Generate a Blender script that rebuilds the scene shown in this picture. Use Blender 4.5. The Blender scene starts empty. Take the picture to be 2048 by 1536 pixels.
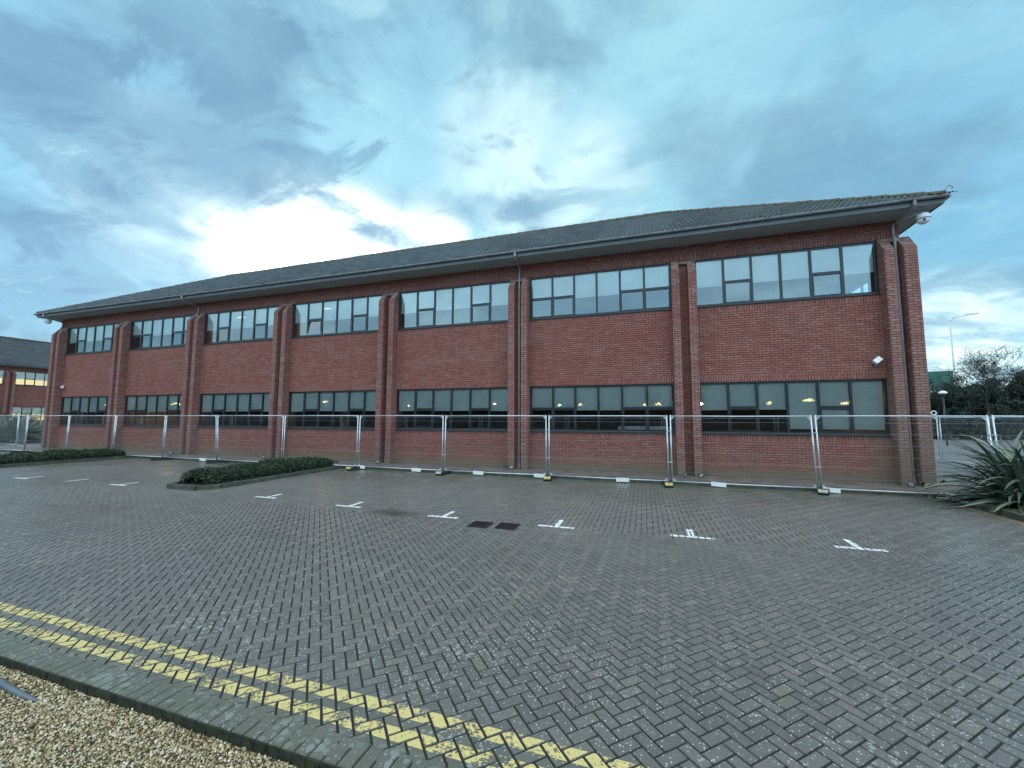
import bpy, math, random
import numpy as np
from mathutils import Matrix, Vector

random.seed(11)
rng = np.random.default_rng(11)
R = math.radians
sc = bpy.context.scene
COL = sc.collection

# ------------------------------------------------------------------ camera
EYE = 1.95
cam_d = bpy.data.cameras.new("camera")
cam = bpy.data.objects.new("camera", cam_d)
COL.objects.link(cam)
pit, yaw, rol = .0838, -.3152, .0025
fw = Vector((math.sin(yaw)*math.cos(pit), math.cos(yaw)*math.cos(pit), math.sin(pit)))
r0 = Vector((math.cos(yaw), -math.sin(yaw), 0)); u0 = r0.cross(fw)
cr = r0*math.cos(rol)+u0*math.sin(rol); cu = -r0*math.sin(rol)+u0*math.cos(rol)
m = Matrix((cr, cu, -fw)).transposed().to_4x4(); m.translation = (0, 0, EYE)
cam.matrix_world = m
cam_d.sensor_width = 36; cam_d.lens = 809.3/2048*36
cam_d.clip_start = .05; cam_d.clip_end = 3000
sc.camera = cam

# ------------------------------------------------------------------ node helper
class NT:
    def __init__(s, tree):
        s.t = tree; s.n = tree.nodes; s.l = tree.links
    def node(s, typ, ins=None, **props):
        n = s.n.new(typ)
        for k, v in props.items(): setattr(n, k, v)
        for k, v in (ins or {}).items(): s.set(n, k, v)
        return n
    def set(s, n, k, v):
        sock = n.inputs[k]
        if isinstance(v, bpy.types.NodeSocket): s.l.new(v, sock)
        elif isinstance(v, bpy.types.Node): s.l.new(v.outputs[0], sock)
        else:
            if isinstance(v, (tuple, list)) and len(v) == 3 and sock.type == 'RGBA': v = (*v, 1)
            sock.default_value = v
    def math(s, op, a, b=0., c=0., clamp=False):
        n = s.node('ShaderNodeMath', {0: a, 1: b, 2: c}, operation=op); n.use_clamp = clamp; return n.outputs[0]
    def vmath(s, op, a, b=(0, 0, 0)):
        n = s.node('ShaderNodeVectorMath', {0: a, 1: b}, operation=op)
        return n.outputs['Value'] if op in ('DOT_PRODUCT', 'LENGTH') else n.outputs[0]
    def mix(s, f, a, b, blend='MIX'):
        n = s.n.new('ShaderNodeMix'); n.data_type = 'RGBA'; n.blend_type = blend
        s.set(n, 0, f); s.set(n, 6, a); s.set(n, 7, b); return n.outputs[2]
    def noise(s, vec, scale, detail=4., rough=.55, dist=0.):
        return s.node('ShaderNodeTexNoise', {'Vector': vec, 'Scale': scale, 'Detail': detail, 'Roughness': rough, 'Distortion': dist}).outputs[0]
    def ramp(s, f, stops, interp='LINEAR'):
        n = s.n.new('ShaderNodeValToRGB'); s.l.new(f, n.inputs[0]); n.color_ramp.interpolation = interp
        e = n.color_ramp.elements
        while len(e) < len(stops): e.new(.5)
        for i, (p, c) in enumerate(stops):
            e[i].position = p
            e[i].color = (c, c, c, 1) if isinstance(c, (int, float)) else (*c, 1)
        return n.outputs[0]
    def smap(s, v, a, b, lo=0., hi=1.):
        n = s.node('ShaderNodeMapRange', {0: v, 1: a, 2: b, 3: lo, 4: hi}, interpolation_type='SMOOTHSTEP'); return n.outputs[0]

# ------------------------------------------------------------------ world
SUN_AZ, SUN_EL = R(-45), R(12)            # azimuth from +y towards -x
w = bpy.data.worlds.new("World"); sc.world = w; w.use_nodes = True
T = NT(w.node_tree); T.n.clear()
D = T.node('ShaderNodeTexCoord').outputs['Generated']
sky = T.node('ShaderNodeTexSky', sky_type='NISHITA', sun_disc=False, sun_elevation=SUN_EL,
             sun_rotation=SUN_AZ, air_density=1.0, dust_density=.6, ozone_density=3.0).outputs[0]
sep = T.node('ShaderNodeSeparateXYZ', {0: D})
dx, dy, dz = sep.outputs
zc = T.math('ADD', T.math('MAXIMUM', dz, 0.), .26)
A = R(-7)                                   # direction the cloud streets run along
ux = T.math('SUBTRACT', T.math('MULTIPLY', dx, math.cos(A)), T.math('MULTIPLY', dy, math.sin(A)))
uy = T.math('ADD', T.math('MULTIPLY', dx, math.sin(A)), T.math('MULTIPLY', dy, math.cos(A)))
px = T.math('DIVIDE', ux, zc); py = T.math('DIVIDE', uy, zc)
P = T.node('ShaderNodeCombineXYZ', {0: T.math('MULTIPLY', px, 1.0), 1: T.math('MULTIPLY', py, .75), 2: 0.}).outputs[0]
P2 = T.node('ShaderNodeCombineXYZ', {0: T.math('MULTIPLY', px, 2.6), 1: T.math('MULTIPLY', py, 2.1), 2: 3.1}).outputs[0]
n1 = T.noise(P, 1.3, 5., .52, .4)
n2 = T.noise(P2, 1.05, 6., .54, .35)
n3 = T.noise(P, 4.2, 6., .6, .8)
BLUE = (.205, .480, .650); LIGHT = (.370, .680, .765); GREY = (.165, .325, .430); WHITE = (1.05, 1.20, 1.14)
c = T.mix(T.smap(n1, .30, .60), BLUE, LIGHT)
# pale band through the middle of the sky, deeper blue to both sides
def blob(v, a, b):
    return T.smap(T.vmath('DOT_PRODUCT', D, v), a, b)
def pxdir(x, y):
    d = fw + cr*((x-1024)/809.3) - cu*((y-768)/809.3); d.normalize(); return tuple(d)
mid = blob(pxdir(1150, 380), .74, .98)
c = T.mix(T.math('MULTIPLY', mid, .55), c, LIGHT)
edge = T.math('MAXIMUM', blob(pxdir(-250, 100), .80, .99), blob(pxdir(2300, 250), .80, .99))
c = T.mix(T.math('MULTIPLY', edge, .45), c, (.165, .43, .63))
g = T.math('MULTIPLY', T.smap(n2, .44, .64), T.smap(dz, .0, .10, .6, 1.))
lowl = T.math('MAXIMUM', blob(pxdir(150, 420), .84, .985), blob(pxdir(850, 360), .90, .995))
g = T.math('ADD', g, T.math('MULTIPLY', T.math('MULTIPLY', lowl, T.smap(n2, .40, .60)), .55), clamp=True)
c = T.mix(T.math('MULTIPLY', g, .66), c, GREY)
P4 = T.node('ShaderNodeCombineXYZ', {0: T.math('MULTIPLY', px, 2.2), 1: T.math('MULTIPLY', py, 3.4), 2: 7.7}).outputs[0]
n4 = T.noise(P4, 1.6, 7., .60, .6)
leftw = T.math('MAXIMUM', blob(pxdir(60, 480), .80, .97), T.math('MULTIPLY', blob(pxdir(760, 380), .86, .98), .8))
c = T.mix(T.math('MULTIPLY', T.smap(n4, .47, .60), T.math('ADD', T.math('MULTIPLY', leftw, .62), .16)), c, (.135, .270, .375))
c = T.mix(T.math('MULTIPLY', T.smap(n4, .44, .30), T.math('ADD', T.math('MULTIPLY', leftw, .35), .20)), c, (.52, .82, .86))
def band(p1, p2, half, w_, a, b):          # a bar of darker cloud between two directions
    d1, d2 = Vector(pxdir(*p1)), Vector(pxdir(*p2)); n = d1.cross(d2).normalized(); mdir = (d1+d2).normalized()
    off = T.math('ADD', T.vmath('DOT_PRODUCT', D, tuple(n)), T.math('MULTIPLY', T.math('SUBTRACT', n2, .5), .16))
    q = T.smap(T.math('ABSOLUTE', off), w_, w_*.15)
    return T.math('MULTIPLY', T.math('MULTIPLY', q, T.smap(T.vmath('DOT_PRODUCT', D, tuple(mdir)), math.cos(half*1.35), math.cos(half*.7))), T.smap(n3, .30, .62, a, b))
bars = None
for p1, p2, hf, w_, b_ in (((230, 250), (620, 400), .34, .060, .8), ((430, 350), (760, 460), .22, .045, .9), ((40, 420), (330, 520), .30, .070, .75), ((760, 370), (1060, 420), .20, .045, .8), ((-100, 560), (330, 600), .34, .030, .7), ((1850, 560), (2150, 520), .25, .022, .7), ((1850, 650), (2150, 620), .25, .014, .6), ((0, 150), (350, 330), .30, .06, .5), ((1300, 330), (1700, 200), .3, .05, .35)):
    q = T.math('MULTIPLY', band(p1, p2, hf, w_, .25, 1.), b_)
    bars = q if bars is None else T.math('MAXIMUM', bars, q)
c = T.mix(T.math('MULTIPLY', bars, .75), c, (.150, .295, .405))
glow = None
for (x, y, a, b, s_) in ((600, 505, .982, .9995, 1.15), (480, 470, .990, .9997, .8), (720, 515, .984, .9995, 1.15), (860, 485, .993, .9998, 1.0), (1015, 290, .984, 1.0, .34), (1180, 372, .986, 1.0, .36), (330, 390, .985, 1.0, .4), (1060, 420, .988, 1., .4), (1885, 690, .99, .999, .6)):
    bl = T.math('MULTIPLY', blob(pxdir(x, y), a, b), s_)
    glow = bl if glow is None else T.math('MAXIMUM', glow, bl)
glow = T.math('MULTIPLY', glow, T.smap(n2, .68, .38, .12, 1.15))
glow = T.math('MULTIPLY', glow, T.math('SUBTRACT', 1., T.math('MULTIPLY', bars, .8)))
glow = T.math('MULTIPLY', glow, T.smap(n4, .66, .46, .25, 1.05))
glow = T.math('MULTIPLY', glow, T.smap(n3, .3, .65, .7, 1.15), clamp=True)
c = T.mix(T.smap(n3, .35, .75, 0., .30), c, T.mix(.5, c, (.5, .8, .9)))
c = T.mix(glow, c, WHITE)
# the brightest break in the cloud, round the hidden low sun, is far brighter than white
core = T.math('MULTIPLY', T.math('POWER', glow, 2.5), blob(pxdir(630, 520), .970, .998))
c = T.mix(T.math('MULTIPLY', core, 1.), c, (4.2, 4.6, 4.3))
c = T.mix(.12, c, T.mix(1., sky, (.16, .2, .24), 'MULTIPLY'))
back = T.smap(T.vmath('DOT_PRODUCT', D, (-math.sin(yaw), -math.cos(yaw), .35)), -.05, .75, 1., 2.75)  # unseen sky behind the camera brightened to light the facade and glass
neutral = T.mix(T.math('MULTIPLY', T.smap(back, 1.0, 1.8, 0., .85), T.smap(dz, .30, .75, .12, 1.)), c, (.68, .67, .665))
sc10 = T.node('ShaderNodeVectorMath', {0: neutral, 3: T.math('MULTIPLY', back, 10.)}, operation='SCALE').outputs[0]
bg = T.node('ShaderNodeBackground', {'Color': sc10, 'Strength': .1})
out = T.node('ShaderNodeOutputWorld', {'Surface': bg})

sun_d = bpy.data.lights.new("sun", 'SUN'); sun_d.energy = .5; sun_d.angle = R(20); sun_d.color = (1, .93, .84)
sun = bpy.data.objects.new("sun", sun_d); COL.objects.link(sun)
sd = Vector((math.sin(SUN_AZ)*math.cos(SUN_EL), math.cos(SUN_AZ)*math.cos(SUN_EL), math.sin(SUN_EL)))
sun.rotation_euler = sd.to_track_quat('Z', 'Y').to_euler()
vs = sc.view_settings
vs.view_transform = 'Standard'; vs.look = 'None'; vs.gamma = 1; vs.exposure = 0.30; vs.use_curve_mapping = False

# ------------------------------------------------------------------ object helpers
def tag(o, label=None, cat=None, group=None, kind=None):
    if label: o['label'] = label
    if cat: o['category'] = cat
    if group: o['group'] = group
    if kind: o['kind'] = kind
    return o
def empty(name, loc=(0, 0, 0), rz=0., label=None, cat=None, group=None, parent=None):
    o = bpy.data.objects.new(name, None); COL.objects.link(o)
    o.location = loc; o.rotation_euler = (0, 0, rz); o.empty_display_size = .2
    if parent: o.parent = parent
    return tag(o, label, cat, group)
class MB:
    def __init__(s): s.v = []; s.f = []; s.uv = []; s.mi = []
    def face(s, pts, uv=None, mi=0, swap=False):
        b = len(s.v); s.v += [tuple(p) for p in pts]; s.f.append(tuple(range(b, b+len(pts)))); s.mi.append(mi)
        if uv is None:
            p = [Vector(q) for q in pts]; n = (p[1]-p[0]).cross(p[2]-p[0])
            a = [abs(n.x), abs(n.y), abs(n.z)]
            if a[0] >= a[1] and a[0] >= a[2]: uv = [(q.y, q.z) for q in p]
            elif a[1] >= a[2]*.6: uv = [(q.x, q.z) for q in p]
            else: uv = [(q.x, q.y) for q in p]
            if swap: uv = [(b_, a_) for a_, b_ in uv]
        s.uv += uv; return s
    def box(s, x0, x1, y0, y1, z0, z1, mi=0, swap=False):
        P_ = lambda x, y, z: (x, y, z)
        for q in (((x0, y0, z0), (x1, y0, z0), (x1, y0, z1), (x0, y0, z1)), ((x1, y1, z0), (x0, y1, z0), (x0, y1, z1), (x1, y1, z1)),
                  ((x1, y0, z0), (x1, y1, z0), (x1, y1, z1), (x1, y0, z1)), ((x0, y1, z0), (x0, y0, z0), (x0, y0, z1), (x0, y1, z1)),
                  ((x0, y0, z1), (x1, y0, z1), (x1, y1, z1), (x0, y1, z1)), ((x0, y1, z0), (x1, y1, z0), (x1, y0, z0), (x0, y0, z0))):
            s.face(q, mi=mi, swap=swap)
        return s
    def prism_x(s, prof, x0, x1, mi=0):       # prof: (y,z) ring, counter-clockwise seen from +x
        n = len(prof)
        s.face([(x1, y, z) for y, z in prof], mi=mi); s.face([(x0, y, z) for y, z in reversed(prof)], mi=mi)
        for i in range(n):
            (ya, za), (yb, zb) = prof[i], prof[(i+1) % n]
            s.face([(x0, ya, za), (x1, ya, za), (x1, yb, zb), (x0, yb, zb)][::-1], mi=mi)
        return s
    def tube(s, pts, rad, seg=8, mi=0, caps=True):
        pts = [Vector(p) for p in pts]; n = len(pts)
        rs = rad if isinstance(rad, (list, tuple)) else [rad]*n
        base = len(s.v); prev = None
        for i, p in enumerate(pts):
            t = (pts[min(i+1, n-1)]-pts[max(i-1, 0)]).normalized()
            if prev is None: prev = t.orthogonal().normalized()
            a = (prev-t*prev.dot(t))
            a = a.normalized() if a.length > 1e-6 else t.orthogonal().normalized()
            prev = a; b = t.cross(a)
            for k in range(seg):
                an = 2*math.pi*k/seg
                s.v.append(tuple(p+(a*math.cos(an)+b*math.sin(an))*rs[i]))
        for i in range(n-1):
            for k in range(seg):
                k2 = (k+1) % seg
                s.f.append((base+i*seg+k, base+i*seg+k2, base+(i+1)*seg+k2, base+(i+1)*seg+k)); s.mi.append(mi); s.uv += [(0, 0)]*4
        if caps and seg > 2:
            s.f.append(tuple(base+k for k in reversed(range(seg)))); s.mi.append(mi); s.uv += [(0, 0)]*seg
            s.f.append(tuple(base+(n-1)*seg+k for k in range(seg))); s.mi.append(mi); s.uv += [(0, 0)]*seg
        return s
    def lathe(s, c, prof, seg=16, mi=0, axis='z'):
        base = len(s.v); c = Vector(c)
        for r_, h in prof:
            for k in range(seg):
                a = 2*math.pi*k/seg; q = (r_*math.cos(a), r_*math.sin(a), h)
                if axis == 'y': q = (q[0], q[2], q[1])
                s.v.append(tuple(c+Vector(q)))
        for i in range(len(prof)-1):
            for k in range(seg):
                k2 = (k+1) % seg
                s.f.append((base+i*seg+k, base+i*seg+k2, base+(i+1)*seg+k2, base+(i+1)*seg+k)); s.mi.append(mi); s.uv += [(0, 0)]*4
        return s
    def build(s, name, mats, parent=None, smooth=False, loc=None, rot=None):
        me = bpy.data.meshes.new(name); me.from_pydata(s.v, [], s.f)
        if not isinstance(mats, (list, tuple)): mats = [mats]
        for m_ in mats: me.materials.append(m_)
        me.polygons.foreach_set('material_index', s.mi)
        ul = me.uv_layers.new(name='UVMap'); ul.data.foreach_set('uv', [c_ for uv in s.uv for c_ in uv])
        if smooth: me.polygons.foreach_set('use_smooth', [True]*len(me.polygons))
        me.update()
        o = bpy.data.objects.new(name, me); COL.objects.link(o)
        if parent: o.parent = parent
        if loc: o.location = loc
        if rot: o.rotation_euler = rot
        return o
def np_mesh(name, V, F, mat, parent=None, attr=None, smooth=False):
    """V (N,3), F (M,k) uniform polygons, attr: per-face float"""
    me = bpy.data.meshes.new(name); k = F.shape[1]; M = len(F)
    me.vertices.add(len(V)); me.vertices.foreach_set('co', V.astype(np.float32).ravel())
    me.loops.add(M*k); me.loops.foreach_set('vertex_index', F.astype(np.int32).ravel())
    me.polygons.add(M); me.polygons.foreach_set('loop_start', np.arange(0, M*k, k, dtype=np.int32))
    me.polygons.foreach_set('loop_total', np.full(M, k, dtype=np.int32))
    me.polygons.foreach_set('use_smooth', np.full(M, bool(smooth)))
    if attr is not None:
        a = me.attributes.new('rnd', 'FLOAT', 'FACE'); a.data.foreach_set('value', attr.astype(np.float32))
    me.materials.append(mat); me.update(calc_edges=True); me.validate()
    o = bpy.data.objects.new(name, me); COL.objects.link(o)
    if parent: o.parent = parent
    return o
def copy_tree(o, parent=None):
    c_ = o.copy(); COL.objects.link(c_); c_.parent = parent
    for ch in list(o.children): copy_tree(ch, c_)
    return c_

# ------------------------------------------------------------------ materials
def new_mat(name):
    mt = bpy.data.materials.new(name); mt.use_nodes = True
    t = NT(mt.node_tree); t.n.clear()
    b = t.node('ShaderNodeBsdfPrincipled'); o = t.node('ShaderNodeOutputMaterial', {'Surface': b.outputs[0]})
    return mt, t, b
def bump(t, b, h, dist=.01, strength=1.):
    n = t.node('ShaderNodeBump', {'Height': h, 'Distance': dist, 'Strength': strength}); t.set(b, 'Normal', n.outputs[0]); return n
def simple(name, col, rough=.5, metal=0., var=.25, scale=6., dirt=None, bumpd=0., spec=.5):
    mt, t, b = new_mat(name)
    oc = t.node('ShaderNodeTexCoord').outputs['Object']
    n = t.noise(oc, scale, 5., .6)
    d = tuple(c_*(1-var) for c_ in col); l = tuple(min(1, c_*(1+var)) for c_ in col)
    cc = t.mix(t.smap(n, .3, .7), d, l)
    if dirt: cc = t.mix(t.smap(t.noise(oc, scale*.4, 6., .65), .5, .72, 0., .7), cc, dirt)
    t.set(b, 'Base Color', cc); t.set(b, 'Roughness', rough); t.set(b, 'Metallic', metal); t.set(b, 'Specular IOR Level', spec)
    if bumpd: bump(t, b, t.noise(oc, scale*5, 4.), bumpd)
    return mt
M = {}
# brick ---------------------------------------------------------------
def brick_mat(name, palette, mortar, top_white=False):
    mt, t, b = new_mat(name)
    uv = t.node('ShaderNodeUVMap').outputs[0]
    geo = t.node('ShaderNodeNewGeometry').outputs['Position']
    wob = t.node('ShaderNodeTexNoise', {'Vector': uv, 'Scale': 9., 'Detail': 2.}).outputs[1]
    uvw = t.vmath('ADD', uv, t.node('ShaderNodeVectorMath', {0: t.vmath('SUBTRACT', wob, (.5, .5, .5)), 3: .006}, operation='SCALE').outputs[0])
    br = t.node('ShaderNodeTexBrick', {'Vector': uvw, 'Color1': (0, 0, 0), 'Color2': (1, 1, 1), 'Mortar': (.5, .5, .5), 'Scale': 1., 'Mortar Size': .0085,
                'Mortar Smooth': .15, 'Bias': 0., 'Brick Width': .225, 'Row Height': .075})
    rnd, fac = br.outputs[0], br.outputs[1]
    col = t.ramp(rnd, palette)
    # large weathering and pale bands
    band = t.noise(t.vmath('MULTIPLY', geo, (.35, .35, 1.6)), 1.3, 5., .6)
    col = t.mix(t.smap(band, .50, .68, 0., .32), col, (.33, .21, .18))
    red = t.noise(geo, .55, 3., .5)
    col = t.mix(t.smap(red, .50, .70, 0., .45), col, (.31, .070, .064))
    fine = t.noise(geo, 28., 4., .6)
    col = t.mix(t.smap(fine, .45, .8, 0., .28), col, (.46, .34, .32))
    sp = t.node('ShaderNodeSeparateXYZ', {0: geo}); X, Y, Z = sp.outputs
    mo = t.mix(t.smap(t.noise(geo, 3., 3.), .4, .65), mortar, tuple(v*1.7 for v in mortar))
    if top_white:
        mo = t.mix(t.math('MULTIPLY', t.smap(Z, 6.75, 7.1), t.smap(t.noise(geo, 6., 3.), .40, .6)), mo, (.55, .48, .46))
    col = t.mix(fac, col, mo)
    stk = t.noise(t.vmath('MULTIPLY', geo, (5., 5., .30)), 1., 5., .65)
    col = t.mix(t.smap(stk, .50, .72, 0., .38), col, (.15, .072, .066))
    # algae on the lowest courses, deeper at the damp right corner
    nz = t.noise(geo, 2.2, 5., .65)
    low = t.smap(t.math('ADD', Z, t.math('MULTIPLY', nz, -.55)), .22, -.10)
    col = t.mix(t.math('MULTIPLY', low, .75), col, (.13, .145, .09))
    low2 = t.smap(t.math('ADD', Z, t.math('MULTIPLY', nz, -1.6)), .45, -.6)
    col = t.mix(t.math('MULTIPLY', low2, .28), col, (.22, .17, .13))
    cor = t.math('MULTIPLY', t.smap(t.math('ADD', X, t.math('MULTIPLY', nz, .9)), 6.35, 7.0), t.smap(Z, 5.2, .4, 0., .38))
    col = t.mix(cor, col, (.14, .135, .095))
    t.set(b, 'Base Color', col); t.set(b, 'Roughness', .82); t.set(b, 'Specular IOR Level', .3)
    h = t.math('ADD', t.math('MULTIPLY', t.math('SUBTRACT', 1., fac), 1.), t.math('MULTIPLY', fine, .35))
    bump(t, b, h, .009)
    return mt
PAL = [(0., (.250, .080, .070)), (.4, (.305, .102, .078)), (.75, (.325, .118, .091)), (1., (.335, .144, .115))]
M['brick'] = brick_mat('red_brick', PAL, (.050, .030, .029))
PALP = [(0., (.27, .105, .092)), (.5, (.33, .140, .120)), (1., (.37, .20, .175))]
M['brick_pier'] = brick_mat('pier_brick', PALP, (.045, .030, .029), True)
M['mastic'] = simple('movement_joint_mastic', (.38, .26, .235), .7)
M['weep'] = simple('weep_vent_plastic', (.02, .015, .012), .6)
# paving ---------------------------------------------------------------
def paving_mat(name, top=True):
    mt, t, b = new_mat(name)
    geo = t.node('ShaderNodeNewGeometry').outputs['Position']
    sp = t.node('ShaderNodeSeparateXYZ', {0: geo}); X, Y, Z = sp.outputs
    rnd = t.node('ShaderNodeAttribute', attribute_name='rnd').outputs['Fac']
    col = t.ramp(rnd, [(0., (.130, .127, .118)), (.3, (.158, .154, .142)), (.75, (.180, .172, .158)), (.94, (.205, .182, .164)), (1., (.23, .21, .185))])
    big = t.noise(geo, .45, 5., .6)
    col = t.mix(t.smap(big, .40, .65, 0., .45), col, (.105, .104, .108))
    mid_ = t.noise(geo, 5., 5., .65)
    col = t.mix(t.smap(mid_, .45, .75, 0., .5), col, (.155, .150, .145))
    grit = t.noise(geo, 120., 3., .7)
    col = t.mix(t.smap(grit, .40, .75, .0, .6), col, (.05, .05, .052))
    fl_ = t.noise(geo, 210., 2., .6)
    col = t.mix(t.smap(fl_, .56, .72, .0, .55), col, (.42, .43, .40))
    # pale specks: grit and small lichens
    v1 = t.node('ShaderNodeTexVoronoi', {'Vector': geo, 'Scale': 50.})
    cl = t.noise(geo, 3.5, 4., .7)
    th = t.smap(cl, .32, .72, .17, .36)
    s1 = t.math('LESS_THAN', v1.outputs['Distance'], th)
    s1 = t.math('MULTIPLY', s1, t.math('GREATER_THAN', t.node('ShaderNodeSeparateColor', {0: v1.outputs['Color']}).outputs[0], .60))
    v2 = t.node('ShaderNodeTexVoronoi', {'Vector': geo, 'Scale': 22.})
    s2 = t.math('LESS_THAN', t.math('ADD', v2.outputs['Distance'], t.math('MULTIPLY', grit, .12)), t.smap(t.noise(geo, 1.1, 4., .6), .42, .66, .0, .46))
    s2 = t.math('MULTIPLY', s2, t.smap(Y, 4.6, 2.4))
    s2 = t.math('MULTIPLY', s2, t.math('GREATER_THAN', t.node('ShaderNodeSeparateColor', {0: v2.outputs['Color']}).outputs[1], .45))
    col = t.mix(t.math('MULTIPLY', s1, .85), col, (.62, .64, .60))
    col = t.mix(t.math('MULTIPLY', s2, .8), col, (.42, .46, .42))
    v3 = t.node('ShaderNodeTexVoronoi', {'Vector': t.vmath('ADD', geo, t.node('ShaderNodeVectorMath', {0: t.node('ShaderNodeTexNoise', {'Vector': geo, 'Scale': 30.}).outputs[1], 3: .02}, operation='SCALE').outputs[0]), 'Scale': 17.})
    s3 = t.math('LESS_THAN', v3.outputs['Distance'], t.smap(t.noise(geo, 2.2, 4., .6), .36, .62, .05, .52))
    s3 = t.math('MULTIPLY', s3, t.smap(Y, 2.30, 2.16))
    col = t.mix(t.math('MULTIPLY', s3, .8), col, (.33, .39, .36))
    # algae towards the footpath and the gravel edge
    al = t.math('MULTIPLY', t.smap(Y, 9.5, 12.9), t.smap(t.noise(geo, .9, 5., .7), .35, .7, .15, .8))
    col = t.mix(al, col, (.060, .080, .045))
    ed = t.math('MULTIPLY', t.smap(Y, 2.75, 2.1), t.smap(t.noise(geo, 4., 4., .7), .3, .7, .25, .85))
    col = t.mix(ed, col, (.120, .130, .085))
    # oil stain
    dxx = t.math('DIVIDE', t.math('ADD', X, 4.9), 1.0); dyy = t.math('DIVIDE', t.math('SUBTRACT', Y, 7.35), .45)
    rr_ = t.math('SQRT', t.math('ADD', t.math('MULTIPLY', dxx, dxx), t.math('MULTIPLY', dyy, dyy)))
    st = t.smap(t.math('ADD', rr_, t.math('MULTIPLY', mid_, .5)), 1.15, .25, 0., .8)
    col = t.mix(st, col, (.035, .03, .024))
    t.set(b, 'Base Color', col)
    t.set(b, 'Roughness', t.smap(t.noise(geo, .22, 4., .55), .42, .60, .24, .50)); t.set(b, 'Specular IOR Level', .5)
    bump(t, b, t.math('ADD', grit, t.math('MULTIPLY', mid_, 2.)), .0022)
    return mt
M['block'] = paving_mat('block_paving')
M['joint'] = simple('paving_joint_sand', (.020, .022, .021), .9, scale=3., dirt=(.028, .040, .016))
def paint_mat(name, col, wear, dark):
    mt, t, b = new_mat(name)
    geo = t.node('ShaderNodeNewGeometry').outputs['Position']
    n = t.noise(geo, 38., 6., .7); n2_ = t.noise(geo, 4., 4., .6)
    c_ = t.mix(t.smap(n, .3, .7), col, tuple(min(1, v*1.25) for v in col))
    c_ = t.mix(t.smap(t.noise(geo, 90., 3., .6), .5, .8, 0., .6), c_, dark)
    t.set(b, 'Base Color', c_); t.set(b, 'Roughness', .6)
    hole = t.smap(t.math('ADD', n, t.math('MULTIPLY', n2_, .8)), wear, wear-.07, 1., 0.)
    tr = t.node('ShaderNodeBsdfTransparent'); mx = t.node('ShaderNodeMixShader', {0: t.math('SUBTRACT', 1., hole), 1: b.outputs[0], 2: tr.outputs[0]})
    # hole = 1 keeps the paint, 0 shows the block below
    mx.inputs[0].links[0].from_node.inputs[0]
    o = [q for q in t.n if q.type == 'OUTPUT_MATERIAL'][0]; t.l.new(mx.outputs[0], o.inputs[0])
    return mt
M['yellow'] = paint_mat('worn_yellow_paint', (.60, .49, .20), .86, (.16, .15, .09))
M['white_paint'] = paint_mat('worn_white_paint', (.74, .80, .80), .66, (.40, .42, .40))
M['asphalt'] = simple('asphalt', (.15, .155, .16), .75, var=.2, scale=.8, bumpd=.003)
M['grass_far'] = simple('rough_ground', (.05, .06, .04), .9, scale=.3)
M['path'] = simple('footpath_concrete', (.145, .125, .12), .8, var=.3, scale=2.5, dirt=(.07, .085, .05), bumpd=.004)
M['kerb'] = simple('mossy_kerb_stone', (.075, .085, .07), .85, var=.35, scale=5., dirt=(.04, .055, .03), bumpd=.006)
M['edge_face'] = simple('mossy_block_face', (.022, .028, .018), .95, var=.6, scale=14., dirt=(.05, .065, .025), bumpd=.006)
M['soil'] = simple('bed_soil', (.028, .024, .018), .95, var=.4, scale=12., bumpd=.02)
# gravel
mt, t, b = new_mat('gravel_stones')
rnd = t.node('ShaderNodeAttribute', attribute_name='rnd').outputs['Fac']
col = t.ramp(rnd, [(0., (.08, .060, .032)), (.12, (.18, .125, .060)), (.3, (.33, .25, .13)), (.55, (.46, .375, .21)), (.8, (.60, .52, .345)), (.95, (.78, .74, .60)), (1., (.46, .45, .40))])
geo = t.node('ShaderNodeNewGeometry').outputs['Position']
col = t.mix(t.smap(t.noise(geo, 1.6, 4.), .5, .75, 0., .6), col, (.20, .13, .07))
t.set(b, 'Base Color', col); t.set(b, 'Roughness', .55); M['pebble'] = mt
mt, t, b = new_mat('gravel_bed')
geo = t.node('ShaderNodeNewGeometry').outputs['Position']
v = t.node('ShaderNodeTexVoronoi', {'Vector': geo, 'Scale': 80.})
col = t.mix(t.smap(v.outputs['Distance'], .1, .6), t.ramp(t.node('ShaderNodeSeparateColor', {0: v.outputs['Color']}).outputs[0], [(0., (.2, .14, .07)), (.6, (.44, .36, .21)), (1., (.62, .55, .38))]), (.07, .055, .03))
t.set(b, 'Base Color', col); t.set(b, 'Roughness', .7); bump(t, b, t.math('SUBTRACT', 1., v.outputs['Distance']), .008); M['gravel_bed'] = mt
# roof tiles
mt, t, b = new_mat('concrete_roof_tile')
geo = t.node('ShaderNodeTexCoord').outputs['Object']
rnd = t.node('ShaderNodeAttribute', attribute_name='rnd').outputs['Fac']
col = t.ramp(rnd, [(0., (.034, .042, .054)), (.6, (.055, .066, .082)), (1., (.088, .102, .120))])
col = t.mix(t.smap(t.noise(geo, 18., 5., .7), .5, .8, 0., .25), col, (.14, .155, .155))
ms = t.noise(geo, .45, 5., .7); sp = t.node('ShaderNodeSeparateXYZ', {0: geo})
msk = t.math('MULTIPLY', t.smap(t.noise(geo, 9., 5., .7), .48, .62), t.smap(ms, .46, .62))
rid = t.math('MULTIPLY', t.smap(sp.outputs[0], 32., 41.), .5)
col = t.mix(t.math('ADD', t.math('MULTIPLY', msk, .65), t.math('MULTIPLY', rid, t.smap(t.noise(geo, 6., 5., .7), .42, .6)), clamp=True), col, (.075, .085, .035))
t.set(b, 'Base Color', col); t.set(b, 'Roughness', .36); t.set(b, 'Specular IOR Level', .45); bump(t, b, t.noise(geo, 60., 3.), .001); M['tile'] = mt
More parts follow.
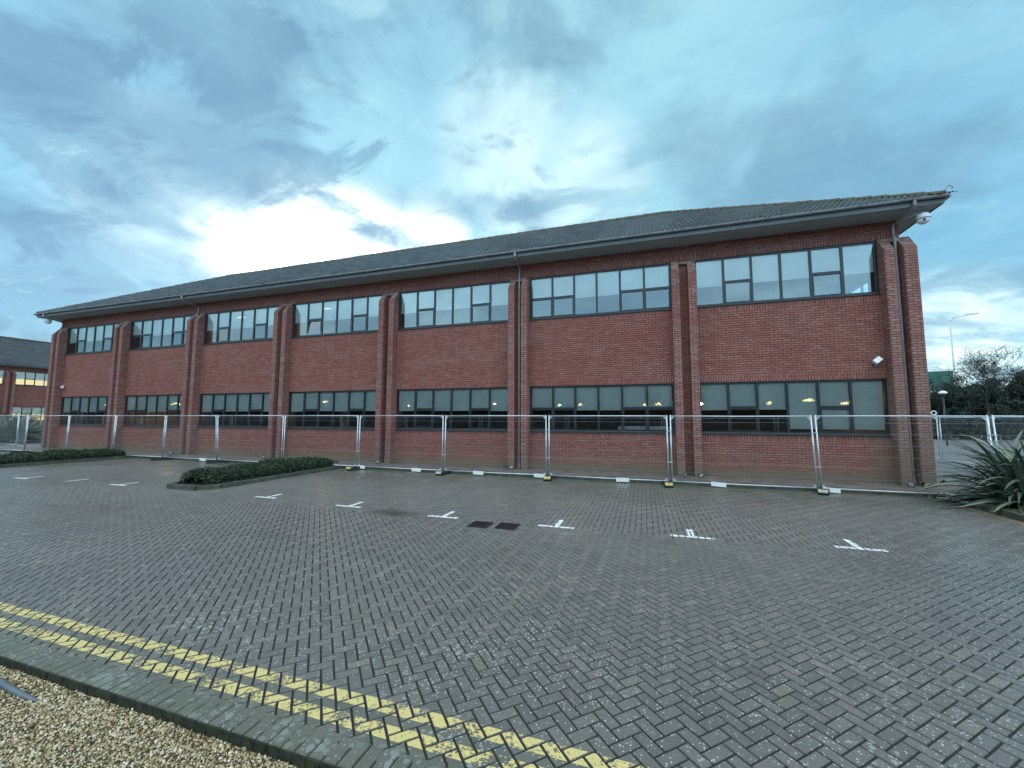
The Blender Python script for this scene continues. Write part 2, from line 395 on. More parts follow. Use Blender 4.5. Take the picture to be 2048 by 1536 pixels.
M['hip'] = simple('mossy_ridge_tile', (.10, .085, .06), .85, var=.4, scale=9., dirt=(.08, .095, .04), bumpd=.01)
M['moss'] = simple('moss', (.07, .085, .03), .95, var=.4, scale=20., bumpd=.01)
M['soffit'] = simple('soffit_board', (.34, .36, .37), .7, var=.06, scale=1.5, spec=.3)
M['fascia'] = simple('fascia_board', (.13, .14, .15), .6, var=.12, scale=2., dirt=(.12, .12, .11))
M['gutter'] = simple('gutter_plastic', (.27, .28, .30), .3, var=.12, scale=3., dirt=(.06, .06, .06))
M['pipe'] = simple('downpipe_plastic', (.30, .25, .27), .22, var=.12, scale=3., dirt=(.14, .12, .12))
M['frame'] = simple('window_frame', (.017, .021, .027), .35, var=.1, scale=4.)
M['sill'] = simple('window_sill', (.035, .034, .040), .45, var=.1, scale=4.)
# glass
mt = bpy.data.materials.new('window_glass'); mt.use_nodes = True; t = NT(mt.node_tree); t.n.clear()
fr = t.node('ShaderNodeFresnel', {'IOR': 1.6}).outputs[0]
geo = t.node('ShaderNodeNewGeometry').outputs['Position']
bn = t.node('ShaderNodeBump', {'Height': t.noise(geo, .9, 2., .4), 'Distance': .0035})
gl = t.node('ShaderNodeBsdfGlossy', {'Color': (.92, .97, 1.), 'Roughness': .0, 'Normal': bn.outputs[0]}); tr = t.node('ShaderNodeBsdfTransparent', {'Color': (.86, .90, .90)})
fac = t.math('ADD', .13, t.math('MULTIPLY', fr, .95), clamp=True)
mx = t.node('ShaderNodeMixShader', {0: fac, 1: tr.outputs[0], 2: gl.outputs[0]}); t.node('ShaderNodeOutputMaterial', {'Surface': mx.outputs[0]}); M['glass'] = mt
# blinds: sun-screen mesh fabric that lets a little light through
mt, t, b = new_mat('mesh_blind_fabric')
oc = t.node('ShaderNodeTexCoord').outputs['Object']
col = t.mix(t.smap(t.noise(oc, 2.5, 3.), .35, .7), (.80, .81, .79), (.86, .87, .85))
t.set(b, 'Base Color', col); t.set(b, 'Roughness', .8)
tr = t.node('ShaderNodeBsdfTransparent'); mx = t.node('ShaderNodeMixShader', {0: .20, 1: b.outputs[0], 2: tr.outputs[0]})
o_ = [q for q in t.n if q.type == 'OUTPUT_MATERIAL'][0]; t.l.new(mx.outputs[0], o_.inputs[0]); M['blind'] = mt
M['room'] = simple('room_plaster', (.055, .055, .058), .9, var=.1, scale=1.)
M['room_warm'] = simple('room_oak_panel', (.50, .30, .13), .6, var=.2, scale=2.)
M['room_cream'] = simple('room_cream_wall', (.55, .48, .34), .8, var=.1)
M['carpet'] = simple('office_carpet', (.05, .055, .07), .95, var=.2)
def emit(name, col, st):
    mt = bpy.data.materials.new(name); mt.use_nodes = True; t = NT(mt.node_tree); t.n.clear()
    e = t.node('ShaderNodeEmission', {'Color': col, 'Strength': st}); t.node('ShaderNodeOutputMaterial', {'Surface': e.outputs[0]}); return mt
M['lamp'] = emit('lit_lamp', (1., .78, .34), 28.)
M['lamp_w'] = emit('lit_lamp_white', (1., .93, .78), 28.)
M['lit'] = emit('lit_office', (1., .76, .34), .95)
M['steel'] = simple('galvanised_steel', (.56, .62, .66), .38, metal=.55, var=.15, scale=7.)
M['wire'] = simple('galvanised_wire', (.30, .33, .35), .5, metal=.3, var=.15)
M['plate'] = simple('white_plate', (.78, .83, .84), .45, var=.06)
M['rubber'] = simple('black_rubber', (.025, .028, .028), .8, var=.3, scale=14., bumpd=.004)
M['foot_yellow'] = simple('yellow_plastic_cap', (.78, .62, .24), .55, var=.15, scale=12., dirt=(.35, .30, .18))
M['foot_white'] = simple('pale_plastic_cap', (.66, .62, .48), .55, var=.15, scale=12., dirt=(.30, .28, .2))
M['white'] = simple('white_plastic', (.74, .77, .80), .4, var=.06)
M['black'] = simple('black_plastic', (.015, .016, .018), .35, var=.2)
M['lens'] = simple('floodlight_lens', (.80, .84, .86), .2, var=.05)
M['iron'] = simple('cast_iron', (.030, .026, .026), .5, metal=.4, var=.3, scale=20.)
M['hose'] = simple('blue_grey_hose', (.11, .15, .19), .4, var=.15)
def leaf_mat(name, stops, rough=.55, spec=.4):
    mt, t, b = new_mat(name)
    rnd = t.node('ShaderNodeAttribute', attribute_name='rnd').outputs['Fac']
    geo = t.node('ShaderNodeNewGeometry').outputs['Position']
    col = t.ramp(rnd, stops)
    col = t.mix(t.smap(t.noise(geo, 2.2, 3.), .35, .7, 0., .5), col, tuple(v*.55 for v in stops[0][1]))
    t.set(b, 'Base Color', col); t.set(b, 'Roughness', rough); t.set(b, 'Specular IOR Level', spec)
    return mt
M['hedge'] = leaf_mat('hedge_leaf', [(0., (.018, .038, .022)), (.6, (.035, .065, .034)), (.9, (.055, .085, .040)), (1., (.10, .10, .05))])
M['ever'] = leaf_mat('evergreen_leaf', [(0., (.016, .032, .026)), (.7, (.030, .055, .040)), (1., (.05, .08, .05))])
M['phorm'] = leaf_mat('sword_leaf', [(0., (.060, .095, .070)), (.5, (.125, .175, .130)), (.85, (.22, .27, .20)), (1., (.40, .40, .28))], .36)
M['straw'] = simple('dry_leaf_litter', (.34, .28, .17), .9, var=.35, scale=30.)
M['hedge_solid'] = simple('hedge_mass', (.022, .034, .022), .95, var=.5, scale=3.)
M['crown_core'] = simple('opaque_core', (.018, .024, .018), .95, var=.4, scale=3.)
M['bark'] = simple('bark', (.045, .042, .038), .9, var=.4, scale=6.)
M['green_clad'] = simple('green_cladding', (.025, .11, .085), .5, var=.15, scale=.6)

# ================================================================== SETTING
g_ = MB().box(-900, 900, -700, 1500, -2.0, -.30); tag(g_.build('ground', M['grass_far']), kind='structure')
a_ = MB().box(-160, 160, 2.20, 230, -.29, -.022); tag(a_.build('car_park', M['asphalt']), kind='structure')

def clip_poly(poly, x0, x1, y0, y1):
    def cut(p, ax, v, sgn):
        o = []
        for i in range(len(p)):
            a, b_ = p[i], p[(i+1) % len(p)]
            da, db = sgn*(a[ax]-v), sgn*(b_[ax]-v)
            if da >= 0: o.append(a)
            if (da >= 0) != (db >= 0):
                s_ = da/(da-db); o.append(tuple(a[k]+(b_[k]-a[k])*s_ for k in range(3)))
        return o
    for ax, v, s_ in ((0, x0, 1), (0, x1, -1), (1, y0, 1), (1, y1, -1)):
        poly = cut(poly, ax, v, s_)
        if len(poly) < 3: return []
    return poly

XP0, XP1 = -36.0, 6.86
YB = 7.25
# herringbone lattice: blocks 0.2 x 0.1
def herringbone(x0, x1, y0, y1, ang, u=.1):
    """returns list of (cx,cy,angle,hx,hy)"""
    ca, sa = math.cos(ang), math.sin(ang)
    cs = [(x, y) for x in (x0, x1) for y in (y0, y1)]
    us = [(x*ca+y*sa)/u for x, y in cs]; vs_ = [(-x*sa+y*ca)/u for x, y in cs]
    out_ = []
    for i in range(int(min(us))-3, int(max(us))+4):
        for j in range(int(min(vs_))-3, int(max(vs_))+4):
            k = (i-j) % 4
            if k == 0: cx, cy, hx, hy = i+1., j+.5, 1., .5
            elif k == 3: cx, cy, hx, hy = i+.5, j+1., .5, 1.
            else: continue
            wx = (cx*ca-cy*sa)*u; wy = (cx*sa+cy*ca)*u
            if x0-.12 < wx < x1+.12 and y0-.12 < wy < y1+.12: out_.append((wx, wy, hx*u, hy*u))
    return out_
def blocks_mesh(lst, ang, ztop, gap=.0050, ch=.0042, dep=.010, clamp=None):
    ca, sa = math.cos(ang), math.sin(ang)
    N = len(lst); L = np.array(lst)
    hx = L[:, 2]-gap; hy = L[:, 3]-gap
    sg = np.array([(-1, -1), (1, -1), (1, 1), (-1, 1)])
    V = np.zeros((N, 8, 3))
    dz_ = rng.normal(0, .0006, N); tx = rng.normal(0, .0035, N); ty = rng.normal(0, .0035, N); jr = rng.normal(0, .006, N)
    for lev, inset, z in ((0, ch, 0.), (1, 0., -dep)):
        lx = sg[None, :, 0]*(hx[:, None]-inset); ly = sg[None, :, 1]*(hy[:, None]-inset)
        lx2 = lx-ly*jr[:, None]; ly2 = ly+lx*jr[:, None]
        X = L[:, 0:1]+lx2*ca-ly2*sa; Y = L[:, 1:2]+lx2*sa+ly2*ca
        if clamp: Y = np.clip(Y, clamp[0], clamp[1])
        V[:, lev*4:lev*4+4, 0] = X; V[:, lev*4:lev*4+4, 1] = Y
        V[:, lev*4:lev*4+4, 2] = ztop+z+dz_[:, None]+lx*tx[:, None]+ly*ty[:, None]
    fs = [(0, 1, 2, 3), (4, 5, 1, 0), (5, 6, 2, 1), (6, 7, 3, 2), (7, 4, 0, 3)]
    F = (np.arange(N)[:, None, None]*8+np.array(fs)[None]).reshape(-1, 4)
    rn = np.repeat(rng.random(N), 5)
    return V, F, rn
paving = MB().box(XP0, XP1+.1, 2.02, 13.25, -.13, -.0065).build('paving', M['joint'])
tag(paving, kind='structure')
parts = []
l45 = herringbone(XP0, XP1, 2.26, YB-.02, R(43.5), .091)
V45, F45, r45 = blocks_mesh(l45, R(43.5), -.0012)
l90 = herringbone(XP0, XP1, YB, 13.2, 0.)
l90 = [q for q in l90 if q[1]+q[3] > YB+.02 and q[1]-q[3] < 13.19]
V90, F90, r90 = blocks_mesh(l90, 0., .0012, clamp=(YB, 13.2))
edge_l = [(XP0+.05+.1*i, 2.12, .05, .1) for i in range(int((XP1-XP0)/.1))]
VE, FE, rE = blocks_mesh(edge_l, 0., .0016)
np_mesh('road_blocks', V45.reshape(-1, 3), F45, M['block'], paving, r45)
np_mesh('bay_blocks', V90.reshape(-1, 3), F90, M['block'], paving, r90)
np_mesh('edging_blocks', VE.reshape(-1, 3), FE, M['block'], paving, rE)
ef = MB()
for i in range(int((XP1-XP0)/.1)):
    x = XP0+.1*i; ef.box(x+.003, x+.097, 2.012+random.uniform(-.002, .002), 2.018, -.12, -.004)
ef.build('edging_face', M['edge_face'], paving)
def marking(name, rects, V, mat):
    mb = MB()
    for (x0, x1, y0, y1) in rects:
        cx = V[:, :4, 0].mean(1); cy = V[:, :4, 1].mean(1)
        for i in np.nonzero((cx > x0-.16) & (cx < x1+.16) & (cy > y0-.16) & (cy < y1+.16))[0]:
            p = clip_poly([tuple(q) for q in V[i, :4]], x0, x1, y0, y1)
            if len(p) >= 3: mb.face([(a, b_, c_+.0012) for a, b_, c_ in p])
    return mb.build(name, mat, paving)
for y0, y1 in ((2.27, 2.375), (2.455, 2.56)):
    marking('yellow_line', [(-16, 2.2, y0, y1)], V45, M['yellow'])
for cx, cy in ((3.05, 7.60), (.70, 7.44), (-1.56, 7.36), (-3.83, 7.36), (-6.25, 7.55), (-8.84, 7.72), (-14.45, 7.75), (-18.9, 7.60)):
    marking('bay_marking', [(cx-.33, cx+.33, cy-.05, cy+.05), (cx-.05, cx+.05, cy+.05, cy+.50)], V90, M['white_paint'])
marking('bay_marking', [(-16.75, -16.65, 7.65, 8.2)], V90, M['white_paint'])
marking('bay_marking', [(-21.5, -20.8, 7.5, 7.6)], V90, M['white_paint'])

fp = MB().box(-36, 8.3, 13.20, 14.60, -.2, .11)
tag(fp.build('footpath', M['path']), kind='structure')
kb = MB()
x = -36.
while x < 6.7:
    x1 = min(x+.914, 6.72); kb.box(x+.003, x1-.003, 13.07, 13.198, -.1, .112+random.uniform(-.003, .003)); x = x1
tag(kb.build('footpath_kerb', M['kerb']), kind='structure')
# right planting bed
kb = MB(); y = 2.3
while y < 13.0:
    y1 = min(y+.914, 13.06); kb.box(6.80, 6.93, y+.003, y1-.003, -.1, .125+random.uniform(-.004, .004)); y = y1
tag(kb.build('bed_kerb', M['kerb']), kind='structure')
sb = MB(); nx, ny = 30, 44
for i in range(nx):
    for j in range(ny):
        P_ = []
        for a, b_ in ((i, j), (i+1, j), (i+1, j+1), (i, j+1)):
            xx = 6.93+a*.2; yy = 2.3+b_*.2458
            P_.append((xx, yy, .085+.03*math.sin(xx*3.1+yy*1.7)*math.sin(yy*2.3)))
        sb.face(P_)
tag(sb.build('soil', M['soil'], smooth=True), kind='structure')
# small straw litter on paving beside kerb
lit = MB()
for i in range(900):
    yy = random.triangular(8.8, 12.6, 10.8); xx = 6.80-abs(random.gauss(0, .10))-.01
    if random.random() < .35: xx = 6.96+abs(random.gauss(0, .25))
    zz = .004 if xx < 6.8 else .115
    a = random.uniform(0, 3.14); l_ = random.uniform(.02, .07); w_ = random.uniform(.004, .012)
    cx_, sx_ = math.cos(a), math.sin(a)
    lit.face([(xx-cx_*l_, yy-sx_*l_, zz), (xx+sx_*w_, yy-cx_*w_, zz+.004), (xx+cx_*l_, yy+sx_*l_, zz+.002), (xx-sx_*w_, yy+cx_*w_, zz+.004)])
tag(lit.build('leaf_litter', M['straw']), 'dry straw coloured leaf litter along the right bed kerb', 'leaf litter', kind='stuff')

# gravel ---------------------------------------------------------------
gb = MB().box(-40, 12, -30, 2.016, -.29, -.066); tag(gb.build('gravel_strip', M['gravel_bed']), kind='structure')
ph = (1+5**.5)/2
ico = np.array([(-1, ph, 0), (1, ph, 0), (-1, -ph, 0), (1, -ph, 0), (0, -1, ph), (0, 1, ph), (0, -1, -ph), (0, 1, -ph), (ph, 0, -1), (ph, 0, 1), (-ph, 0, -1), (-ph, 0, 1)], float)
ico /= np.linalg.norm(ico[0])
icf = np.array([(0, 11, 5), (0, 5, 1), (0, 1, 7), (0, 7, 10), (0, 10, 11), (1, 5, 9), (5, 11, 4), (11, 10, 2), (10, 7, 6), (7, 1, 8), (3, 9, 4), (3, 4, 2), (3, 2, 6), (3, 6, 8), (3, 8, 9), (4, 9, 5), (2, 4, 11), (6, 2, 10), (8, 6, 7), (9, 8, 1)])
N = 42000
gx = rng.uniform(-5.7, 1.4, N); gy = rng.uniform(1.20, 2.005, N)
rad = rng.uniform(.0045, .0095, N)*(1+(rng.random(N) < .05)*.6)
q = rng.normal(size=(N, 3, 3)); Q = np.linalg.qr(q)[0]
scl = np.stack([rng.uniform(.8, 1.35, N), rng.uniform(.7, 1.1, N), rng.uniform(.5, .85, N)], 1)*rad[:, None]
Vp = ico[None]*(1+rng.normal(0, .12, (N, 12, 1)))*scl[:, None, :]
Vp = np.einsum('nij,nkj->nki', Q, Vp)
base = np.stack([gx, gy, -.067+rad*.5+rng.uniform(0, .010, N)], 1)
Vp += base[:, None, :]
Fp = (np.arange(N)[:, None, None]*12+icf[None]).reshape(-1, 3)
gv = np_mesh('gravel', Vp.reshape(-1, 3), Fp, M['pebble'], None, np.repeat(rng.random(N), 20), True)
tag(gv, 'loose cream and tan gravel below the paving edge', 'gravel', kind='stuff')
hs = MB().tube([(-5.6, 1.98, -.040), (-4.75, 1.875, -.034), (-4.42, 1.845, -.036), (-4.26, 1.845, -.046), (-4.12, 1.86, -.062)], [.020, .020, .020, .019, .008], 10)
tag(hs.build('hose', M['hose'], smooth=True), 'end of a blue grey hose lying on the gravel', 'hose')

# drain grates ----------------------------------------------------------
def grate(x, y, lab):
    r_ = empty('drain_grate', (x, y, 0), 0, lab, 'drain grate', 'cast iron drain grates in the paving')
    f = MB(); W_, H_ = .19, .20
    f.box(-W_, W_, -H_, -H_+.03, .0015, .010).box(-W_, W_, H_-.03, H_, .0015, .010).box(-W_, -W_+.03, -H_+.03, H_-.03, .0015, .010).box(W_-.03, W_, -H_+.03, H_-.03, .0015, .010)
    f.build('frame', M['iron'], r_)
    g2 = MB()
    for k in range(8):
        xx = -W_+.045+k*.0425; g2.box(xx-.009, xx+.009, -H_+.03, H_-.03, .0030, .0105)
    g2.box(-W_+.03, W_-.03, -H_+.03, H_-.03, .0016, .0028, mi=1)  # black sheet stands in for the shaded drain below the bars
    g2.build('bars', [M['iron'], M['black']], r_)
grate(-2.90, 7.06, 'left cast iron drain grate of the pair, nearer the stained paving')
grate(-2.40, 7.10, 'right cast iron drain grate of the pair, nearer the middle bay marking')

# ================================================================== OFFICE BUILDING
P_, WW, PW = 5.75, 5.0, .75
ZL0, ZL1, ZU0, ZU1, ZS = 1.47, 3.12, 5.65, 7.26, 7.80
T2, T4 = (1, 4), (0, 1, 4, 5)
def bird_prof(): return [(0.02, .05), (0.02, 7.28), (0, 7.28), (-.33, 6.85), (-.33, .05)]
def office(root, nb, tiles=8, main=True):
    W = PW+P_*nb; DEP = 11.1; TH = .30
    # front wall with soldier courses
    wl = MB()
    XL, XR = .21, W-.21
    def slab(x0, x1, z0, z1, sw=False, y=0.): wl.box(x0, x1, y, TH, z0, z1, swap=sw)
    slab(XL, XR, .05, ZL0-.225); slab(XL, XR, ZL0-.225, ZL0, True)
    slab(XL, XR, ZL1, ZL1+.225, True); slab(XL, XR, ZL1+.225, ZU0-.225); slab(XL, XR, ZU0-.225, ZU0, True)
    slab(XL, XR, ZU1, ZU1+.225, True); slab(XL, XR, ZU1+.225, ZU1+.34)
    wl.box(XL, XR, -.012, TH, ZU1+.34, ZS+.1)
    for p in range(nb+1):
        x0 = P_*p; a, b_ = max(XL, x0), min(XR, x0+PW)
        slab(a, b_, ZL0, ZL1); slab(a, b_, ZU0, ZU1)
    # gables and rear
    for gx0, gx1 in ((XL, XL+TH), (XR-TH, XR)):
        gw = [(TH, 1.2), (4.6, 6.2), (9.6, DEP)] if main and gx0 > 5 else [(TH, DEP)]
        wl.box(gx0, gx1, TH, DEP, .05, ZU0); wl.box(gx0, gx1, TH, DEP, ZU1, ZS+.1)
        for a, b_ in gw: wl.box(gx0, gx1, a, b_, ZU0, ZU1)
    wl.box(XL+TH, XR-TH, DEP-.3, DEP, .05, ZS+.1)
    if main:
        for k in range(nb):
            for z in (ZL0-.215, ZL1+.012, ZU0-.215):
                for j in range(5):
                    xx = PW+P_*k+.45+j*1.02+random.uniform(-.06, .06); wl.box(xx-.006, xx+.006, -.003, .01, z, z+.06, mi=1)
    if main:
        for k, za, zb_ in ((4, .3, ZL0-.05), (4, ZL1+.03, ZU0-.05), (6, ZU1+.01, ZU1+.33), (2, ZL1+.03, ZU0-.05), (1, .3, ZL0-.05)):
            wl.box(PW+P_*k+.035, PW+P_*k+.047, -.002, .01, za, zb_, mi=2)
    wl.build('wall', [M['brick'], M['weep'], M['mastic']], root)
    for p in range(nb+1):
        x0 = P_*p; pr_ = MB(); xe = .24 if p < nb else .24
        for a, b_ in ((x0, x0+.24), (x0+.51-(.05 if p == nb else 0), x0+PW+(.02 if p == nb else 0))):
            pr_.prism_x([(-.33, .05), (-.001, .05), (-.001, 7.28), (-.33, 6.85)], a, b_)
        b2 = x0+.51-(.05 if p == nb else 0)
        pr_.prism_x([(-.115, 7.13), (-.001, 7.13), (-.001, 7.279), (-.115, 7.129)], x0+.2402, b2-.0002)
        pr_.build('pier', M['brick_pier'], root)
    # windows
    def window(x0, z0, z1, ts, tz, lower, k):
        n = 6; fy0, fy1 = .045, .11; fw_ = .055; mw = .034
        win = MB(); zb = z0+.0; H = z1
        win.box(x0, x0+fw_, fy0, fy1, zb, H).box(x0+WW-fw_, x0+WW, fy0, fy1, zb, H)
        win.box(x0+fw_, x0+WW-fw_, fy0, fy1, H-fw_, H).box(x0+fw_, x0+WW-fw_, fy0, fy1, zb, zb+fw_+.02)
        pw = (WW-2*fw_)/n
        for i in range(1, n):
            xm = x0+fw_+pw*i; win.box(xm-mw, xm+mw, fy0+.002, fy1-.002, zb+fw_+.02, H-fw_)
        for i in ts:
            xa = x0+fw_+pw*i+(mw if i else 0); xb = x0+fw_+pw*(i+1)-(mw if i < 5 else 0)
            win.box(xa, xb, fy0-.004, fy1-.004, tz-.034, tz+.034)
            s_ = .024                                    # opening sash
            za, zc_ = (zb+fw_+.02, tz-.034) if lower else (tz+.034, H-fw_)
            for (za, zc_) in ((zb+fw_+.02, tz-.034),):
                win.box(xa, xa+s_, fy0-.006, fy0+.03, za, zc_).box(xb-s_, xb, fy0-.006, fy0+.03, za, zc_)
                win.box(xa+s_, xb-s_, fy0-.006, fy0+.03, za, za+s_).box(xa+s_, xb-s_, fy0-.006, fy0+.03, zc_-s_, zc_)
        w_ = win.build('window', M['frame'], root)
        pn = MB()
        for i in range(n):
            xa = x0+fw_+pw*i; xb = xa+pw
            spans = [(zb+fw_, tz), (tz, H-fw_)] if i in ts else [(zb+fw_, H-fw_)]
            for a, b_ in spans:
                t1, t2 = random.gauss(0, .0028), random.gauss(0, .0028)
                if main and k == 3 and not lower and i == 1 and a < tz-.1: t2 = .05
                pn.face([(xa, .078-t1-t2, a), (xb, .078+t1-t2, a), (xb, .078+t1+t2, b_), (xa, .078-t1+t2, b_)])
        pn.build('pane', M['glass'], w_)
        for i in range(n):
            xa = x0+fw_+pw*i+.02; xb = xa+pw-.04
            zbt = 2.25 if lower else 6.37
            zbt += random.uniform(-.012, .012)
            if lower and main and k == 6 and i >= 3: zbt = 1.66
            MB().box(xa, xb, .120, .126, zbt, H-.01).box(xa, xb, .116, .130, zbt-.022, zbt, mi=1).build('blind', [M['blind'], M['plate']], w_)
        MB().box(x0-.02 if not lower else x0, x0+WW+(.02 if not lower else 0), -.045, .07, z0-.03, z0+.002).build('sill', M['sill'], w_)
        return w_
    for k in range(nb):
        x0 = PW+P_*k
        ts = T4 if (k in (1, 5) and main) else T2
        window(x0, ZL0, ZL1, ts, 2.30, True, k); window(x0, ZU0, ZU1, ts, 6.43, False, k)
    for gx in ((XR-.12),) if main else ():
        for ya, yb in ((1.2, 4.6), (6.2, 9.6)):
            g2 = MB(); n = 4; s_ = (yb-ya)/n
            for i in range(n+1): g2.box(gx, gx+.06, ya+s_*i-.03 if i else ya, ya+s_*i+.03 if i < n else yb, ZU0, ZU1)
            g2.box(gx+.001, gx+.059, ya+.03, yb-.03, ZU0, ZU0+.06).box(gx+.001, gx+.059, ya+.03, yb-.03, ZU1-.06, ZU1)
            gw_ = g2.build('gable_window', M['frame'], root)
            MB().box(gx-.12, gx-.114, ya+.02, yb-.02, 6.37, ZU1).build('blind', M['blind'], gw_)
    # inside
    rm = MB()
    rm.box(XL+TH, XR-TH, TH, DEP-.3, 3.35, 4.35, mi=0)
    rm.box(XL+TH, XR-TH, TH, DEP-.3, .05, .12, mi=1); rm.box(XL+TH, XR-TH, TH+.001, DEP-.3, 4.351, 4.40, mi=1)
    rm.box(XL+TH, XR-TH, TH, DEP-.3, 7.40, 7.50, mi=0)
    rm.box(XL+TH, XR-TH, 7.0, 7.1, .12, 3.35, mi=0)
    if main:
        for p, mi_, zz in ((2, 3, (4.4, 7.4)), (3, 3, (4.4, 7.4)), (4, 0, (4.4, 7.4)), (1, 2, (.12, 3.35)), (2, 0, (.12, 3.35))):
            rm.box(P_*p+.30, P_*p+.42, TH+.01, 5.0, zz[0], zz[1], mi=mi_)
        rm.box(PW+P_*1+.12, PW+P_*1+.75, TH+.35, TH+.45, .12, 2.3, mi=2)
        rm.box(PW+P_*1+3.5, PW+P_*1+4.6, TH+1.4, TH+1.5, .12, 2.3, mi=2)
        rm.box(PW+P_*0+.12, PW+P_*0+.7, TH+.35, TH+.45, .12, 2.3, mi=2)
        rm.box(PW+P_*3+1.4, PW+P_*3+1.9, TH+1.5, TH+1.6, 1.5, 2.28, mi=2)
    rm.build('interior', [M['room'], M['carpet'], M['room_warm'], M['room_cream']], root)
    if not main:
        li = MB()
        for k in range(nb):
            x0 = PW+P_*k
            li.box(x0, x0+WW, .5, .52, 4.5, 7.3); li.box(x0, x0+WW, .5, .52, .3, 3.2)
        li.build('lit_room', M['lit'], root)
    # eaves
    OH = .88; OS = .42+.0
    ex0, ex1 = XL-OS-.18, XR+OS+.18; ey0, ey1 = -OH, DEP+OH
    sf = MB(); zf = 7.80
    sf.box(ex0+.03, ex1-.03, ey0+.03, -.0125, zf, zf+.02); sf.box(ex0+.03, XL-.001, -.0125, ey1-.03, zf, zf+.02); sf.box(XR+.001, ex1-.03, -.0125, ey1-.03, zf, zf+.02); sf.box(XL, XR, DEP+.001, ey1-.03, zf, zf+.02)
    sf.build('soffit', M['soffit'], root)
    fa = MB()
    fa.box(ex0, ex1, ey0, ey0+.025, zf-.02, zf+.17); fa.box(ex0, ex1, ey1-.025, ey1, zf-.02, zf+.17)
    fa.box(ex0, ex0+.025, ey0+.0255, ey1-.0255, zf-.02, zf+.17); fa.box(ex1-.025, ex1, ey0+.0255, ey1-.0255, zf-.02, zf+.17)
    fa.build('fascia', M['fascia'], root)
    gt = MB()
    def gprof(n=9): return [(math.cos(math.pi+math.pi*i/(n-1))*.062, math.sin(math.pi+math.pi*i/(n-1))*.062) for i in range(n)]
    gz = zf+.175; gy = ey0-.066
    pf = gprof(); pi_ = [(a*.93, b_*.93) for a, b_ in pf][::-1]
    ring = pf+pi_
    gt.prism_x([(gy+a, gz+b_) for a, b_ in ring], ex0-.06, ex1+.06)
    x = ex0+1.3
    while x < ex1:
        gt.prism_x([(gy+a*1.10, gz+b_*1.10) for a, b_ in pf]+[(gy+.07, gz+.01), (gy-.07, gz+.01)], x-.025, x+.025); x += 2.0
    for xs, s_ in ((ex1+.006, 1), (ex0-.006, -1)):          # side gutters
        gt.box(min(xs, xs+s_*.12), max(xs, xs+s_*.12), ey0-.06, ey1+.06, gz-.06, gz)
    gt.build('gutter', M['gutter'], root)
    # downpipes
    for p in ([0, 2, 5, 7] if main else [2, 5]):
        cx = P_*p+.375; dp = MB(); yb = -.11
        ox = cx+.09
        dp.tube([(ox, gy, gz-.05), (ox, gy, gz-.20)], .045, 12)
        dp.tube([(ox, gy, gz-.17), (ox, gy+.05, gz-.25), (cx, -.10, gz-.36), (cx, -.07, gz-.42), (cx, -.07, 7.32)], .034, 10)
        dp.tube([(cx, -.07, 7.34), (cx, yb, 7.25), (cx, yb, .62), (cx, yb, .12)], .037, 12)
        for z in (7.22, 4.87, 3.10, 2.88, .76): dp.tube([(cx, yb, z-.03), (cx, yb, z+.03)], .047, 12)
        dp.tube([(cx, yb, .12), (cx, yb, .30)], .055, 12)
        dp.build('downpipe', M['pipe'], root, smooth=False)
    if main:
        MB().tube([(ex1+.0, ey0-.02, zf+.22), (ex1+.03, ey0-.03, zf+.36), (ex1+.10, ey0-.03, zf+.44), (ex1+.17, ey0-.03, zf+.41), (ex1+.17, ey0-.03, zf+.34)], .014, 6).build('wire_hook', M['pipe'], root, True)
    # roof
    zr0 = zf+.19; rise = .58; yr0 = ey0-.03; half = (ey1-ey0)/2+.03; ym = yr0+half
    rx0, rx1 = ex0-.05, ex1+.05
    gauge = .34; ln = half*math.hypot(1, rise); rows = int(ln/gauge)+1
    dxw = .15/tiles; nxw = int((rx1-rx0)/dxw)
    xs = rx0+np.arange(nxw+1)*dxw
    ph_ = (xs/.15) % 1
    wave = np.where(ph_ < .70, np.sin(np.clip(ph_/.70, 0, 1)*np.pi)**.8*.088, -.004)
    rf_root = None
    for side in (0, 1):
        Vs, Fs, Rs = [], [], []; off = 0
        for r_ in range(rows):
            s0 = r_*gauge; s1 = min(s0+gauge+.02, ln)
            if s0 >= ln: break
            k_ = 1/math.hypot(1, rise)
            pts = []
            for s_, lift in ((s0, -.012), (s0, .024), (s1, .000)):
                yy = s_*k_; zz = zr0+s_*k_*rise+lift
                xc = np.clip(xs, rx0+yy, rx1-yy)
                wv = wave if lift > 0 else wave*.0-.0
                if lift < 0: wv = wave-.02
                Y_ = yr0+yy if side == 0 else 2*ym-(yr0+yy)
                pts.append(np.stack([xc, np.full_like(xc, Y_), zz+wv], 1))
            V_ = np.concatenate(pts); n_ = len(xs)
            i_ = np.arange(n_-1)
            yy0 = s0*k_
            ok = (xs[1:] > rx0+yy0) & (xs[:-1] < rx1-yy0)
            i_ = i_[ok]
            for a in (0, 1):
                q_ = np.stack([a*n_+i_, a*n_+i_+1, (a+1)*n_+i_+1, (a+1)*n_+i_], 1)+off
                if side: q_ = q_[:, ::-1]
                Fs.append(q_)
                tid = np.floor(xs[i_]/.30).astype(int)*131+r_*977
                Rs.append(np.abs(np.sin(tid*12.9898)*43758.5453) % 1)
            Vs.append(V_); off += len(V_)
        o = np_mesh('roof' if side == 0 else 'rear_slope', np.concatenate(Vs), np.concatenate(Fs), M['tile'], root if side == 0 else rf_root, np.concatenate(Rs), False)
        if side == 0: rf_root = o
    ap = zr0+half*rise
    MB().face([(rx1, yr0, zr0), (rx1, 2*ym-yr0, zr0), (rx1-half, ym, ap)]).build('hip_slope', M['tile'], rf_root)
    MB().face([(rx0, 2*ym-yr0, zr0), (rx0, yr0, zr0), (rx0+half, ym, ap)]).build('hip_slope', M['tile'], rf_root)
    hp = MB()
